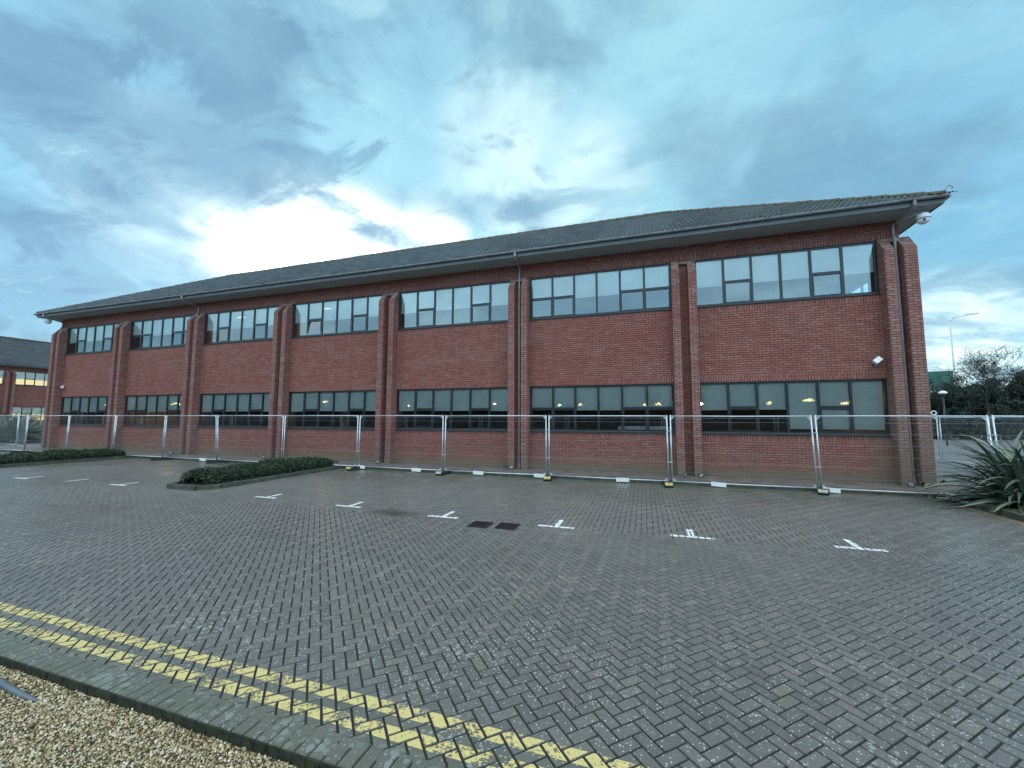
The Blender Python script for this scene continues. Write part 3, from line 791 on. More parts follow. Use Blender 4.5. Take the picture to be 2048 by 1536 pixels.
    def caps(a, b_):
        a, b_ = Vector(a), Vector(b_); L_ = (b_-a).length; n = int(L_/.42); t_ = (b_-a)/L_
        for i in range(n):
            s_ = a+t_*(L_*i/n); e_ = a+t_*(L_*(i+1)/n+.03)
            dzj = random.uniform(-.006, .006)
            hp.tube([s_+Vector((0, 0, .0+dzj)), e_+Vector((0, 0, -.012+dzj))], [.115, .105], 10)
    caps((rx0+.05, yr0+.05, zr0+.03), (rx0+half, ym, ap+.0)); caps((rx1-.05, yr0+.05, zr0+.03), (rx1-half, ym, ap+.0))
    caps((rx0+half, ym, ap+.02), (rx1-half, ym, ap+.02))
    hp.build('ridge_tiles', M['hip'], rf_root)
    if main:      # moss cushions on the hip and ridge
        mo = MB()
        for i in range(900):
            f_ = random.uniform(.03, 1)
            if random.random() < .62:
                f_ = f_**1.2; bx, by, bz = rx1-half*f_, yr0+half*f_, zr0+half*f_*rise
            else:
                bx, by, bz = rx1-half-random.random()**1.6*18, ym, ap
            by -= abs(random.gauss(0, .16)); bx += random.gauss(0, .10); bz += .02-abs(by-(ym if bx < rx1-half else yr0+half*f_))*.58*.9
            r_ = random.uniform(.012, .036)
            mo.lathe((bx, by, bz+.03), [(r_, 0), (r_*.9, r_*.45), (r_*.5, r_*.8), (.001, r_*.9)], 6)
        mo.build('moss_clumps', M['moss'], rf_root, smooth=True)
    return dict(ex0=ex0, ex1=ex1, W=W, gz=gz, gy=gy)

main_b = empty('office_building', (-33.53, 14.48, 0), 0, 'long two storey red brick office block with paired brick fins and tiled roof', 'office building')
info = office(main_b, 7)
far_b = empty('office_building', (-69.5, 8.6, 0), R(90), 'distant brick office block with lit yellow windows beyond the left corner', 'office building')
office(far_b, 7, tiles=3, main=False)

# lamps inside the ground floor ------------------------------------------
def pendant(x, y, z, lab, white=False, r_=.06):
    o = empty('ceiling_lamp', (x, y, 3.35), 0, lab, 'ceiling lamp', 'lit ceiling lamps inside the ground floor')
    MB().tube([(0, 0, 0), (0, 0, z-3.35+.05)], .006, 6).build('cable', M['black'], o)
    MB().lathe((0, 0, z-3.35), [(.001, .07), (r_*1.0, .05), (r_*2.0, .0), (r_*1.6, -.035), (.001, -.04)], 12).build('shade', M['lamp_w'] if white else M['lamp'], o)
LN = ['behind the fourth ground floor window from the left', 'behind the right part of the fifth ground floor window', 'left one in the sixth ground floor window',
      'third pane of the sixth ground floor window', 'fifth pane of the sixth ground floor window', 'last pane of the sixth ground floor window, near the fins',
      'second pane of the rightmost ground floor window', 'third pane of the rightmost ground floor window', 'fourth pane of the rightmost ground floor window', 'last pane of the rightmost ground floor window', 'first pane of the fifth ground floor window']
for (x, z, wt, r_), ln in zip(((-16.07, 2.78, 0, .09), (-6.50, 2.58, 1, .05), (-3.49, 2.50, 1, .045), (-2.58, 2.52, 0, .06), (.05, 2.50, 0, .05), (.55, 2.52, 0, .06), (2.16, 2.52, 1, .04), (4.45, 2.52, 0, .05), (5.72, 2.62, 0, .10), (7.20-.35, 2.50, 0, .09), (-11.01, 2.54, 1, .045)), LN):
    pendant(x, 17.4, z, 'small lit ceiling lamp '+ln, wt, r_)
pendant(-25.2, 15.9, 2.7, 'small lit ceiling lamp behind the second ground floor window from the left', False, .12)
pendant(-31.3, 15.9, 2.7, 'small lit ceiling lamp behind the leftmost ground floor window', True, .06)
for x, z, lb in ((-14.9, 7.1, 'fourth'), (-20.6, 7.1, 'third')):
    o = empty('ceiling_lamp', (x, 15.9, 7.40), 0, 'small lit ceiling lamp upstairs behind the %s window from the left' % lb, 'ceiling lamp', 'lit ceiling lamps upstairs')
    MB().box(-.3, .3, -.05, .05, -.06, -.001).build('tray', M['white'], o); MB().box(-.28, .28, -.04, .04, -.075, -.0605).build('tube', M['lamp_w'], o)
cab = empty('low_cabinet', (0.05, 14.95, .12), 0, 'low white cabinet behind the last panes of the sixth ground floor window', 'cabinet')
MB().box(-.95, .85, 0, .4, 0, 1.55).build('body', M['white'], cab)

# ------------------------------------------------------------------ cameras, lights on the wall
def dome_cam(loc, lab, arm):
    o = empty('dome_camera', loc, 0, lab, 'security camera', 'dome security cameras under the eaves')
    MB().tube([arm, (arm[0]*.35, arm[1]*.35, arm[2]*.8), (0, 0, .17)], .022, 10).build('bracket', M['white'], o, True)
    MB().lathe((0, 0, 0), [(.001, .18), (.07, .175), (.12, .14), (.150, .08), (.158, .01), (.150, 0), (.001, 0)], 24).build('housing', M['white'], o, True)
    MB().lathe((0, 0, 0), [(.145, -.001), (.14, -.05), (.11, -.10), (.06, -.135), (.001, -.145)], 24).build('dome', M['lens'], o, True)
    MB().lathe((0, 0, 0), [(.153, -.012), (.156, -.004), (.153, .004)], 24).build('seal', M['black'], o, True)
    MB().lathe((-.045, -.128, -.055), [(.001, -.012), (.028, -.010), (.028, .02)], 12, axis='y').build('lens', M['black'], o, True)
dome_cam((7.52, 13.86, 7.50), 'white dome security camera under the right corner of the eaves', (-.35, .5, .27))
dome_cam((-33.35, 13.86, 7.55), 'white dome security camera under the left corner of the eaves', (.2, .1, .24))
def wall_light(loc, rz, tilt, lab, s_=1.):
    o = empty('wall_floodlight', loc, rz, lab, 'wall light', 'white wall mounted lights')
    MB().box(-.04*s_, .04*s_, .03*s_, .078*s_, -.05*s_, .05*s_).build('mount', M['black'], o)
    MB().box(-.10*s_, .10*s_, -.10*s_, .02*s_, -.07*s_, .07*s_).build('housing', M['white'], o, rot=(tilt, R(-38) if s_ > .9 else 0, 0))
    MB().lathe((.055*s_, -.02*s_, .10*s_), [(.001, -.03), (.03, -.03), (.035, 0), (.02, .03), (.001, .035)], 12).build('sensor', M['lens'], o, True)
wall_light((6.48, 14.40, 3.62), R(10), R(-28), 'white floodlight tilted down on the brick wall above the rightmost window', 1.0)
wall_light((-32.55, 14.42, 3.68), R(-10), R(-8), 'white box light on the brick wall beside the leftmost fins', .85)
# uplighters at the foot of the fins
def uplight(x, y, face, lab):
    o = empty('ground_floodlight', (x, y, .11), 0, lab, 'floodlight', 'small floodlights at the foot of the brick fins')
    MB().box(-.09, .09, -.03, .03, 0, .012).box(-.095, -.088, -.02, .02, .012, .15).box(.088, .095, -.02, .02, .012, .15).build('bracket', M['black'], o)
    h = MB().box(-.085, .085, -.035, .035, -.06, .06).box(-.075, .075, .035, .05, -.05, .05).build('housing', M['black'], o, loc=(0, 0, .14), rot=(R(35), 0, face))
    o.scale = (.8, .8, .8)
    MB().box(-.078, .078, -.042, -.0352, -.053, .053).build('lens', M['lens'], h)
for x, f_, pn in ((-16.15, 40, 'fin pair between the third and fourth windows'), (-10.15, 40, 'fin pair between the fourth and fifth windows'), (-4.75, -70, 'left fin beside the middle downpipe'), (-4.55, 20, 'foot of the middle downpipe'),
                  (1.20, -60, 'fins between the last two windows, left side'), (1.62, 30, 'fins between the last two windows, right side'), (6.80, -50, 'left side of the rightmost downpipe'), (7.12, 20, 'right side of the rightmost downpipe'), (-22.1, 30, 'fin pair between the second and third windows')):
    uplight(x, 13.90, R(f_), 'small black floodlight with white lens at the '+pn)
uplight(7.85, 14.55, R(60), 'small black floodlight on the ground past the right corner of the building')
sc_ = MB().lathe((0, 0, 0), [(.001, .07), (.05, .065), (.10, .04), (.13, 0), (.001, 0)], 14)
bag = empty('rubble_sack', (-12.2, 13.6, .11), .3, 'small black sack on the footpath behind the end of the clipped hedge', 'sack')
for i, (a, b_, s_) in enumerate(((0, 0, 1.6), (.16, .03, 1.2))):
    o = sc_.build('sack_body', M['black'], bag, True); o.location = (a, b_, 0); o.scale = (s_, s_*.8, s_)

# ================================================================== FENCE
def fence_panel(a, b_, lab, zb=.05, H=2.0, plates=(), grp='galvanised mesh fence panels in front of the building', nw=78):
    """a, b: (x_top, x_bottom, y) of the two uprights"""
    (xa, xab, ya), (xb, xbb, yb) = a, b_
    o = empty('mesh_fence', (xab, ya, 0), 0, lab, 'fence panel', grp)
    T_ = lambda s_, h: (xab+(xa-xab)*h/H+s_*((xbb+(xb-xbb)*h/H)-(xab+(xa-xab)*h/H))-xab, s_*(yb-ya), zb+h)
    st = M['steel']
    MB().tube([T_(0, 0), T_(0, H)], .021, 8).build('post', st, o, True)
    MB().tube([T_(1, 0), T_(1, H)], .021, 8).build('post', st, o, True)
    sg = random.uniform(-.012, .006)
    MB().tube([T_(0, H-.03), T_(.5, H-.03+sg), T_(1, H-.03)], .019, 8).build('top_rail', st, o, True)
    MB().tube([T_(0, .075), T_(.5, .075-.008), T_(1, .075)], .019, 8).build('bottom_rail', st, o, True)
    wm = MB()
    for h in [.16, .34, .63, .92, 1.21, 1.50, 1.79, 1.90]:
        for dd in (0,): wm.tube([T_(0, h+dd), T_(1, h+dd)], .0032, 4, caps=False)
    for i in range(1, nw): wm.tube([T_(i/nw, .075), T_(i/nw, H-.03)], .0011, 3, caps=False)
    wm.build('mesh_wires', M['wire'], o)
    br = MB(); L_ = math.hypot(xbb-xab, yb-ya); e_ = .13/L_
    for s0, s1 in ((0, e_), (1, 1-e_)):
        for h0, h1 in ((.075, .21), (H-.03, H-.17)):
            A_, B_, C_ = Vector(T_(s0, h0)), Vector(T_(s1, h0)), Vector(T_(s0, h1)); nn = Vector((0, .004, 0))
            br.face([A_-nn, B_-nn, C_-nn]); br.face([C_+nn, B_+nn, A_+nn]); br.face([A_-nn, A_+nn, B_+nn, B_-nn]); br.face([B_-nn, B_+nn, C_+nn, C_-nn])
    br.build('corner_plates', st, o)
    for px_, dz in plates:
        s_ = (px_-xab)/(xbb-xab); c_ = Vector(T_(s_, .055+dz))
        MB().box(-.19, .19, -.030, -.024, -.065, .055).build('plate', M['plate'], o, loc=tuple(c_), rot=(0, random.uniform(-.03, .06), 0))
    return o
pairs = [(7.93, 8.02, 12.90), (4.30, 4.36, 12.86), (.68, .68, 12.86), (-2.99, -2.99, 12.90), (-6.70, -6.72, 12.88), (-10.36, -10.38, 12.95), (-13.99, -13.99, 12.9),
         (-17.79, -17.62, 12.9), (-21.11, -21.15, 12.95), (-24.77, -24.85, 13.0), (-28.41, -28.5, 12.95), (-32.0, -32.05, 12.9), (-35.7, -35.7, 12.9)]
where = ['in front of the rightmost window', 'in front of the sixth window, right of the middle downpipe', 'across the middle downpipe fins', 'in front of the fifth window', 'just right of the clipped hedge, before the fourth window',
         'rising behind the near clipped hedge', 'in front of the third window, left of the near hedge', 'in front of the fins left of the third window', 'in front of the second window from the left', 'behind the far clipped hedge end, across the second fin pair', 'in front of the leftmost window', 'past the left corner of the building']
pl = {0: ((4.54, -.01),), 1: ((1.95, .0),), 2: ((-.67, .0),), 3: ((-3.2, .0), (-5.39, .0)), 4: ((-7.79, .0),), 5: ((-10.6, .02),), 6: ((-14.45, .0),), 7: ((-18.47, .0),), 10: ((-29.3, .0),)}
panels = []
for i in range(len(pairs)-1):
    R_, L__ = pairs[i], pairs[i+1]
    extra = {0: ((4.62, -.01),), 1: ((1.95, 0.),), 2: ((-.67, 0.),), 3: ((-3.25, 0.), (-5.39, 0.)), 4: ((-7.79, 0.), (-10.2, .0)), 5: (), 6: ((-14.45, 0.),), 7: ((-18.47, 0.),), 10: ((-29.3, 0.),)}
    panels.append(fence_panel((L__[0]+.05, L__[1]+.05, L__[2]), (R_[0]-.05, R_[1]-.05, R_[2]), 'galvanised mesh fence panel '+where[i], plates=extra.get(i, ())))
# couplers joining neighbouring uprights belong to the panel on their left
for i, pnl in enumerate(panels):
    for h in (.62, 1.52):
        xx = pairs[i][1]+(pairs[i][0]-pairs[i][1])*h/2
        MB().box(-.075, .075, -.026, .026, -.012, .012).tube([(0, -.03, 0), (0, -.055, 0)], .010, 6).build('clip', M['steel'], pnl, loc=(xx-pnl.location.x, pairs[i][2]-pnl.location.y, .05+h))
# right hand return and rear fences
fence_panel((8.01, 8.10, 12.95), (11.2, 11.2, 14.9), 'galvanised mesh fence panel behind the spiky plant at the right edge')
RG = 'galvanised mesh fence panels behind the right corner'
fence_panel((12.75, 12.75, 20.9), (13.15, 13.15, 24.3), 'mesh fence panel farthest back past the right corner', grp=RG)
fence_panel((12.35, 12.35, 17.4), (12.75, 12.75, 20.8), 'mesh fence panel in the side run, behind the spiky plant', grp=RG)
fence_panel((10.2, 10.2, 25.2), (13.1, 13.1, 24.4), 'mesh fence panel crossing behind the right corner of the building', grp=RG)
LG = 'galvanised mesh fence panels beyond the left corner'
fence_panel((-43.0, -43.0, 15.9), (-39.55, -39.55, 15.5), 'mesh fence panel beyond the left corner at the frame edge', grp=LG)
fence_panel((-39.45, -39.45, 15.5), (-36.3, -36.2, 14.6), 'mesh fence panel joining the left corner to the rear fence', grp=LG)
fence_panel((-55.8, -55.8, 23.4), (-52.6, -52.6, 20.6), 'distant mesh fence panel in front of the far spiky bush', grp=LG)
ring = MB()
for k in range(14):
    a0, a1 = 2*math.pi*k/14, 2*math.pi*(k+1)/14
    ring.tube([(.05*math.cos(a0), 0, .05*math.sin(a0)), (.05*math.cos(a1), 0, .05*math.sin(a1))], .014, 6)
tag(ring.build('cable_coil', M['white'], None, True, loc=(6.86, 12.87, 2.10)), 'white ring resting on the fence top rail beside the right corner', 'cable coil')

def foot(x, y, mat, lab, ry=0., L_=.62):
    o = empty('ballast_block', (x, y, 0), ry, lab, 'ballast block', 'black rubber feet under the fence posts')
    MB().prism_x([(-L_/2+.03, .002), (L_/2-.03, .002), (L_/2, .04), (L_/2-.02, .125), (-L_/2+.02, .125), (-L_/2, .04)], -.115, .115).build('block', M['rubber'], o)
    if mat:
        MB().box(-.10, .10, -L_/2-.008, -L_/2+.11, .126, .136).box(-.10, .10, -L_/2-.012, -L_/2+.01, .07, .126).box(-.05, .05, -L_/2+.02, -L_/2+.07, .136, .138, mi=1).build('end_cap', [mat, M['rubber']], o)
FY, FW_ = M['foot_yellow'], M['foot_white']
for x, y, mt_, ln, ry in ((4.42, 12.78, FW_, 'pale capped', R(-22)), (.60, 12.70, FY, 'yellow capped', R(3)), (-2.95, 12.76, FY, 'yellow capped', R(8)), (-6.62, 12.72, FW_, 'pale capped', R(-4)), (-10.35, 12.80, FY, 'yellow capped', R(-6)),
                         (-17.4, 12.8, None, 'plain', R(-30)), (-20.9, 12.8, None, 'plain', R(-25)), (-31.9, 12.8, None, 'plain', R(-28)), (-14.0, 12.85, None, 'plain', 0.)):
    nm = {4.42: 'in front of the rightmost window', .60: 'before the fins left of the rightmost window', -2.95: 'in front of the sixth window', -6.62: 'in front of the fifth window', -10.35: 'nearest the clipped hedge end',
          -17.4: 'before the third window', -20.9: 'left of the third window', -31.9: 'near the left corner of the building', -14.0: 'hidden behind the near clipped hedge'}[x]
    foot(x, y, mt_, '%s black rubber fence foot %s' % (ln, nm), ry, .66 if mt_ else .85)
foot(12.9, 20.9, None, 'black rubber fence foot in the rear run past the right corner', R(60), 1.1)
yc = MB().box(-.12, .12, -.05, .05, .002, .03).box(-.10, -.04, -.04, .04, .03, .045)
tag(yc.build('plastic_marker', M['foot_yellow'], None, loc=(-11.45, 12.95, 0), rot=(0, 0, .4)), 'loose yellow foot cap on the paving beside the hedge end', 'plastic cap')

# ================================================================== PLANTING
def leaves(centers, size, flat=.6):
    """random quads at the given points"""
    n = len(centers)
    u = rng.normal(size=(n, 3)); u /= np.linalg.norm(u, axis=1)[:, None]
    v_ = np.cross(u, rng.normal(size=(n, 3))); v_ /= np.linalg.norm(v_, axis=1)[:, None]
    s_ = (size*rng.uniform(.6, 1.3, n))[:, None]
    V_ = np.stack([centers-u*s_, centers+v_*s_*flat, centers+u*s_, centers-v_*s_*flat], 1).reshape(-1, 3)
    return V_, np.arange(4*n).reshape(-1, 4)
def clipped_hedge(name, x0, x1, y0, y1, h, lab, n=22000):
    o = empty(name, ((x0+x1)/2, (y0+y1)/2, 0), 0, lab, 'hedge', 'low clipped hedges in kerbed beds')
    cx, cy = (x0+x1)/2, (y0+y1)/2; a, b_ = (x1-x0)/2, (y1-y0)/2
    t_ = rng.uniform(-1, 1, n); s_ = rng.uniform(-1, 1, n); k = rng.integers(0, 10, n)
    yy = t_*b_; prof = (1-np.abs(t_)**8*.35)
    bumpy = 1+.10*np.sin(yy*2.3+1)+.07*np.sin(yy*5.1)+.04*np.sin(yy*11)
    ang = s_*np.pi/2
    xx = np.sin(ang)*a*(.86+.14*bumpy)*prof; zz = h*bumpy*np.sign(np.cos(ang))*np.abs(np.cos(ang))**.45*prof
    zz = np.where(k < 3, zz*rng.uniform(.2, 1, n), zz)
    jit = rng.normal(0, .030, (n, 3)); C_ = np.stack([xx, yy, np.maximum(zz+.10, .06)], 1)+jit
    V_, F_ = leaves(C_, .028)
    np_mesh('foliage', V_, F_, M['hedge'], o, rng.random(n))
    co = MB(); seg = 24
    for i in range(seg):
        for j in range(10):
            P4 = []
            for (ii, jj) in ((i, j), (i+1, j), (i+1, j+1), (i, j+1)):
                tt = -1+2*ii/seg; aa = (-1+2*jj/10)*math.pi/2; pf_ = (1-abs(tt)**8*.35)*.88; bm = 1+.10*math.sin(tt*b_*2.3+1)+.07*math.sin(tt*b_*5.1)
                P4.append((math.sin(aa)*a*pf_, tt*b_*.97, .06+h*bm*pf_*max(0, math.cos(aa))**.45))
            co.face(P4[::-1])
    co.build('opaque_core', M['soil'], o)  # dark solid core added inside the hedge to stop see-through
    return o
def bed(x0, x1, y0, y1, tip):
    kb = MB(); pts = [(x1, y1), (x1, y0+tip), (x1-tip*.6, y0), (x0+tip*.6, y0), (x0, y0+tip), (x0, y1)]
    for (ax, ay), (bx, by) in zip(pts[:-1], pts[1:]):
        L_ = math.hypot(bx-ax, by-ay); n = max(1, round(L_/.6)); tx, ty = (bx-ax)/L_, (by-ay)/L_; nx_, ny_ = -ty*.06, tx*.06
        for i in range(n):
            s0, s1 = L_*i/n+.004, L_*(i+1)/n-.004; zt = .118+random.uniform(-.004, .004)
            q = [(ax+tx*s0+nx_, ay+ty*s0+ny_), (ax+tx*s0-nx_, ay+ty*s0-ny_), (ax+tx*s1-nx_, ay+ty*s1-ny_), (ax+tx*s1+nx_, ay+ty*s1+ny_)]
            kb.face([(a, b_, zt) for a, b_ in q])
            for (p, r_) in zip(q, q[1:]+q[:1]): kb.face([(p[0], p[1], .0), (r_[0], r_[1], 0.), (r_[0], r_[1], zt), (p[0], p[1], zt)][::-1])
    tag(kb.build('hedge_bed_kerb', M['kerb']), kind='structure')
    s_ = MB().face([(x0, y0+tip, .07), (x0+tip*.6, y0, .07), (x1-tip*.6, y0, .07), (x1, y0+tip, .07), (x1, y1, .07), (x0, y1, .07)])
    tag(s_.build('hedge_bed_soil', M['soil']), kind='structure')
bed(-12.75, -11.15, 7.85, 13.05, .45); bed(-25.2, -23.4, 7.9, 13.05, .45)
clipped_hedge('clipped_hedge', -12.72, -11.35, 8.15, 13.0, .33, 'near low clipped dark green hedge in the kerbed bed among the bays')
clipped_hedge('clipped_hedge', -25.15, -23.6, 8.2, 13.0, .33, 'far low clipped dark green hedge at the left edge of the photo')

def sword_plant(loc, n, ln, wd, lab, droop=1., grp=None, up=.35):
    o = empty('flax_bush', loc, 0, lab, 'flax bush', grp)
    Vs, Fs, Rs = [], [], []; off = 0; S = 9
    for i in range(n):
        az = rng.uniform(0, 2*np.pi); el = rng.uniform(up, 1.45); L_ = ln*rng.uniform(.6, 1.15); W_ = wd*rng.uniform(.7, 1.2)
        bx, by = rng.normal(0, .16*ln, 2)*.7; d_ = np.array([math.cos(az), math.sin(az)]); pd = np.array([-d_[1], d_[0]])
        p = np.array([bx, by, .02]); e = el; rr_ = rng.random(); tw = rng.uniform(-.6, .6)
        bend = rng.uniform(.4, 1.6)*droop
        for s_ in range(S+1):
            f_ = s_/S; wv = W_*(.55+.9*f_ if f_ < .4 else .91)*(1-max(0, (f_-.45)/.55)**1.6)+.002
            c_ = p.copy(); tt = tw*f_
            side = np.array([pd[0]*math.cos(tt), pd[1]*math.cos(tt), math.sin(tt)])
            Vs += [c_-side*wv/2, c_-np.array([0, 0, wv*.18]), c_+side*wv/2]
            e2 = e-bend*f_**1.6*1.2
            st = L_/S; p = p+np.array([d_[0]*math.cos(e2)*st, d_[1]*math.cos(e2)*st, math.sin(e2)*st]); p[2] = max(p[2], .02)
        for s_ in range(S):
            a = off+s_*3
            Fs += [(a, a+1, a+4, a+3), (a+1, a+2, a+5, a+4)]; Rs += [rr_, rr_*.9]
        off += (S+1)*3
    np_mesh('leaves', np.array(Vs), np.array(Fs), M['phorm'], o, np.array(Rs), True)
    return o
sword_plant((7.95, 11.85, .09), 480, 1.78, .105, 'spiky grey green flax bush in the bed at the right edge', 1.0, up=.02)
sword_plant((8.6, 9.4, .09), 130, 1.1, .055, 'second spiky flax bush farther forward in the right bed', 1.1, up=.1)
for i, (x, y, s_) in enumerate(((-44.5, 17.2, 2.3), (-47.5, 18.6, 2.5), (-50.5, 19.3, 2.4))):
    sword_plant((x, y, -.02), 420, s_*1.05, .12, ['rightmost of the big spiky flax bushes beyond the left corner', 'middle big spiky flax bush beyond the left corner', 'leftmost big spiky flax bush beyond the left corner'][i], .8, 'big flax bushes beyond the left corner', up=.2)
# white flowers / labels on the bed
for i, (x, y) in enumerate(((7.02, 12.85), (7.14, 12.45), (7.25, 12.15))):
    fl = MB()
    for k in range(7): a = random.uniform(0, 6.28); fl.lathe((random.uniform(-.12, .12), random.uniform(-.1, .1), random.uniform(.0, .03)), [(.001, .02), (.035, .012), (.04, 0), (.001, 0)], 7)
    tag(fl.build('white_stones', M['plate'], None, True, loc=(x, y, .11)), ['white stones on the soil nearest the fence end', 'white stones on the soil under the flax leaf tips', 'white stones on the soil deepest under the flax bush'][i], 'stones', 'white stones on the right bed')

def bare_tree(loc, h, lab, seed, mat_, spread=.55, depth=6, leafy=0, grp=None, lean=0.):
    rr = random.Random(seed)
    o = empty('tree', loc, 0, lab, 'tree', grp)
    tr = MB(); tw = MB(); tips = []
    def grow(p, d, L_, r_, lv):
        n = 4; pts = [p]; rad_ = [r_]; q = Vector(p)
        for i in range(n):
            d = (d+Vector((rr.uniform(-1, 1), rr.uniform(-1, 1), rr.uniform(-.4, .8)))*.13).normalized()
            q = q+d*L_/n; pts.append(q.copy()); rad_.append(max(.012, r_*(1-.40*(i+1)/n)))
        (tr if lv < 2 else tw).tube(pts, rad_, 7 if lv < 2 else (4 if lv < 4 else 3), caps=False)
        if lv >= 2: tips.extend([tuple(x_) for x_ in pts[1:]])
        if lv < depth:
            for k in range(3 if lv < depth-1 else 4):
                f_ = rr.uniform(.35, 1.) if k else 1.
                b0 = pts[min(n, max(1, int(f_*n)))]
                ax = Vector((rr.uniform(-1, 1), rr.uniform(-1, 1), rr.uniform(-.25, .75))).normalized()
                nd = (d*(1-spread)+ax*spread*1.25).normalized()
                grow(b0, nd, L_*rr.uniform(.60, .84), max(.012, rad_[-1]*rr.uniform(.55, .8)), lv+1)
    grow(Vector((0, 0, -.1)), Vector((lean, 0, 1)).normalized(), h*.30, h*.018, 0)
    tr.build('trunk', M['bark'], o, True); cr_ = tw.build('crown', M['bark'], o)
    if leafy:
        T0 = np.array(tips); idx = rng.integers(0, len(T0), leafy)
        V_, F_ = leaves(T0[idx]+rng.normal(0, h*.02, (leafy, 3)), h*.010)
        np_mesh('leaves', V_, F_, mat_, cr_, rng.random(leafy))
    return o
G3 = 'bare winter trees behind the right car park'
bare_tree((31.0, 50.6, 0), 12.0, 'tall bare winter tree left of centre behind the hedge, beside the street lamp', 5, M['ever'], .64, 6, 60, G3)
bare_tree((35.8, 52.5, 0), 12.0, 'bare winter tree with spreading twigs at the right photo edge', 8, M['ever'], .64, 6, 300, G3)
bare_tree((27.3, 50.5, 0), 9.5, 'low bare twiggy tree just right of the building corner', 21, M['ever'], .66, 6, 1500, G3)
bare_tree((33.2, 54.5, 0), 10.5, 'bare winter tree between the street lamp tree and the right edge', 33, M['ever'], .64, 6, 60, G3)
# dense evergreen trees forming the dark edge of the car park
def bushy(loc, rx, ry, h, lab, n=9000, sz=.16, grp=None, mat_=None):
    o = empty('evergreen_tree', loc, 0, lab, 'tree', grp)
    cl = 34; cc_ = np.stack([rng.uniform(-rx*.85, rx*.85, cl), rng.uniform(-ry*.6, ry*.6, cl), np.linspace(.08, .86, cl)*h], 1)
    rc = rng.uniform(.22, .40, cl)*max(rx, ry)*.9
    k = rng.integers(0, cl, n); u = rng.normal(size=(n, 3)); u /= np.linalg.norm(u, axis=1)[:, None]
    C_ = cc_[k]+u*(rc[k]*rng.uniform(.55, 1.05, n))[:, None]; C_[:, 2] = np.abs(C_[:, 2])*1.0
    V_, F_ = leaves(C_, sz)
    MB().tube([(0, 0, -.05), (.1, 0, h*.4), (0, .1, h*.75)], [h*.03, h*.02, h*.008], 7).build('trunk', M['bark'], o, True)
    cr_ = np_mesh('crown', V_, F_, mat_ or M['ever'], o, rng.random(n))
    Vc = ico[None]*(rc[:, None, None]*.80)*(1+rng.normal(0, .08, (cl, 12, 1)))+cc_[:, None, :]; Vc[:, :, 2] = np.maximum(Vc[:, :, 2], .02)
    np_mesh('opaque_core', Vc.reshape(-1, 3), (np.arange(cl)[:, None, None]*12+icf[None]).reshape(-1, 3), M['crown_core'], cr_)  # dark solid lumps added inside the crown to keep it opaque
GE = 'dense evergreen trees along the far car park edge'
evs = [((25.2, 52.0, 0), 3.2, 1.8, 4.8), ((28.2, 51.6, 0), 2.6, 1.8, 5.0), ((31.6, 52.2, 0), 2.8, 1.8, 5.6), ((34.8, 53.0, 0), 2.6, 1.8, 7.0), ((38.6, 53.6, 0), 2.6, 2.0, 7.4), ((42.5, 54.5, 0), 2.8, 2.0, 7.0)]
en = ['leftmost dense evergreen beside the building corner', 'low dense evergreen under the green canopy', 'dense evergreen under the tall bare tree', 'taller dense evergreen right of the tall bare tree', 'tall dense evergreen at the right photo edge', 'dense evergreen past the right photo edge']
for (l_, a, b_, h), ln in zip(evs, en): bushy(l_, a, b_, h, ln, 11000, .13, GE)
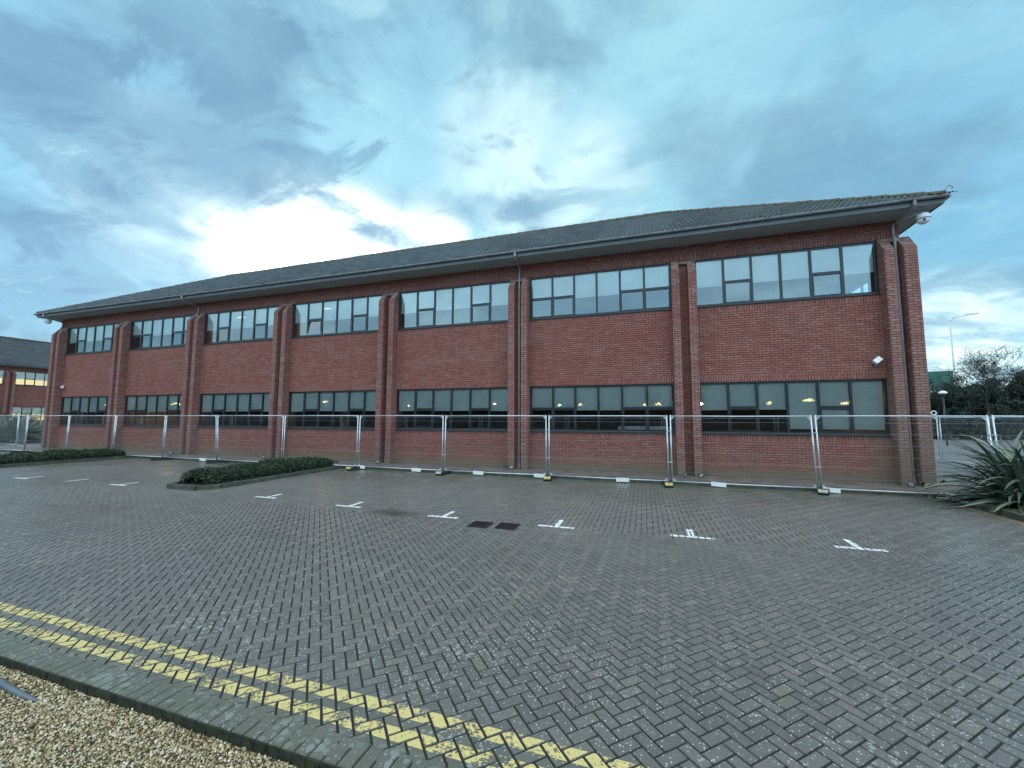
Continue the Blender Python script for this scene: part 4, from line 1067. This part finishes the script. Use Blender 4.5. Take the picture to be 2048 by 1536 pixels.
# street lamp and garden lamp, green canopy
sl = empty('street_lamp', (29.9, 52.5, 0), R(-18), 'tall grey street lamp above the bare trees on the right', 'street lamp')
MB().tube([(0, 0, 0), (0, 0, 1.6), (0, 0, 11.6), (.08, 0, 12.0), (.30, 0, 12.22), (.65, 0, 12.30), (1.3, 0, 12.40)], [.11, .10, .06, .055, .05, .045, .04], 10).build('pole', M['steel'], sl, True)
MB().box(1.2, 2.0, -.13, .13, 12.38, 12.50).build('lantern', M['steel'], sl)
gl_ = empty('garden_lamp', (21.1, 38.4, 0), 0, 'post top lamp with a white dome hood beside the right corner', 'lamp')
MB().tube([(0, 0, 0), (0, 0, 3.8)], .05, 8).build('post', M['black'], gl_, True)
MB().lathe((0, 0, 3.85), [(.24, 0), (.22, .09), (.14, .17), (.001, .20)], 16).build('hood', M['white'], gl_, True)
MB().lathe((0, 0, 3.85), [(.05, -.22), (.08, -.10), (.08, 0)], 12).build('lantern', M['black'], gl_, True)
cn = empty('filling_station', (31.5, 66.0, 0), R(-18), 'green canopy with a white lower edge behind the trees on the right', 'canopy')
MB().box(-6, 5.5, 0, 8, 5.55, 7.95).build('canopy', M['green_clad'], cn)
MB().box(-6.05, 5.55, -.05, 8.05, 5.35, 5.549).build('white_edge', M['plate'], cn)
for x in (-4, 0, 4): MB().box(x-.2, x+.2, 2, 2.4, 0, 5.34).build('column', M['plate'], cn)

# trees behind the photographer: they are what the ground floor glass mirrors
GB = 'trees behind the photographer, seen mirrored in the glass'
MT = ((-112, -24, 9, 10.5), (-97, -25, 9, 10.), (-82, -24, 9, 10.5), (-67, -25, 9, 10.), (-53, -24, 8, 10.), (-41, -25, 7, 9.4), (-30, -24, 7, 10.), (-20, -25, 7, 9.2), (-10, -24, 7, 10.), (0, -25, 7, 9.4), (9, -24, 6.5, 10.), (19, -25, 7, 9.4), (29, -24, 7, 10.))
MN = ('first from the far left', 'second from the far left', 'third from the far left', 'in the leftmost window', 'in the second window', 'in the third window', 'in the fourth window', 'right of the fourth window', 'in the fifth window', 'in the sixth window', 'in the rightmost window', 'right of the rightmost window', 'at the far right')
tag(MB().box(-125, 45, -31, -29.5, -.3, 7.5).build('added_hedge_screen', M['hedge_solid']), 'added unseen dark hedge screen behind the photographer, closing gaps between the mirrored trees', 'hedge')  # added slab out of view, blocks sky showing between the mirrored trees
for i, (x, y, rx, h) in enumerate(MT):
    bushy((x, y, -.25), rx, 2.5, h, 'dark evergreen mirrored in the ground floor glass, '+MN[i], 5000, .36, GB)
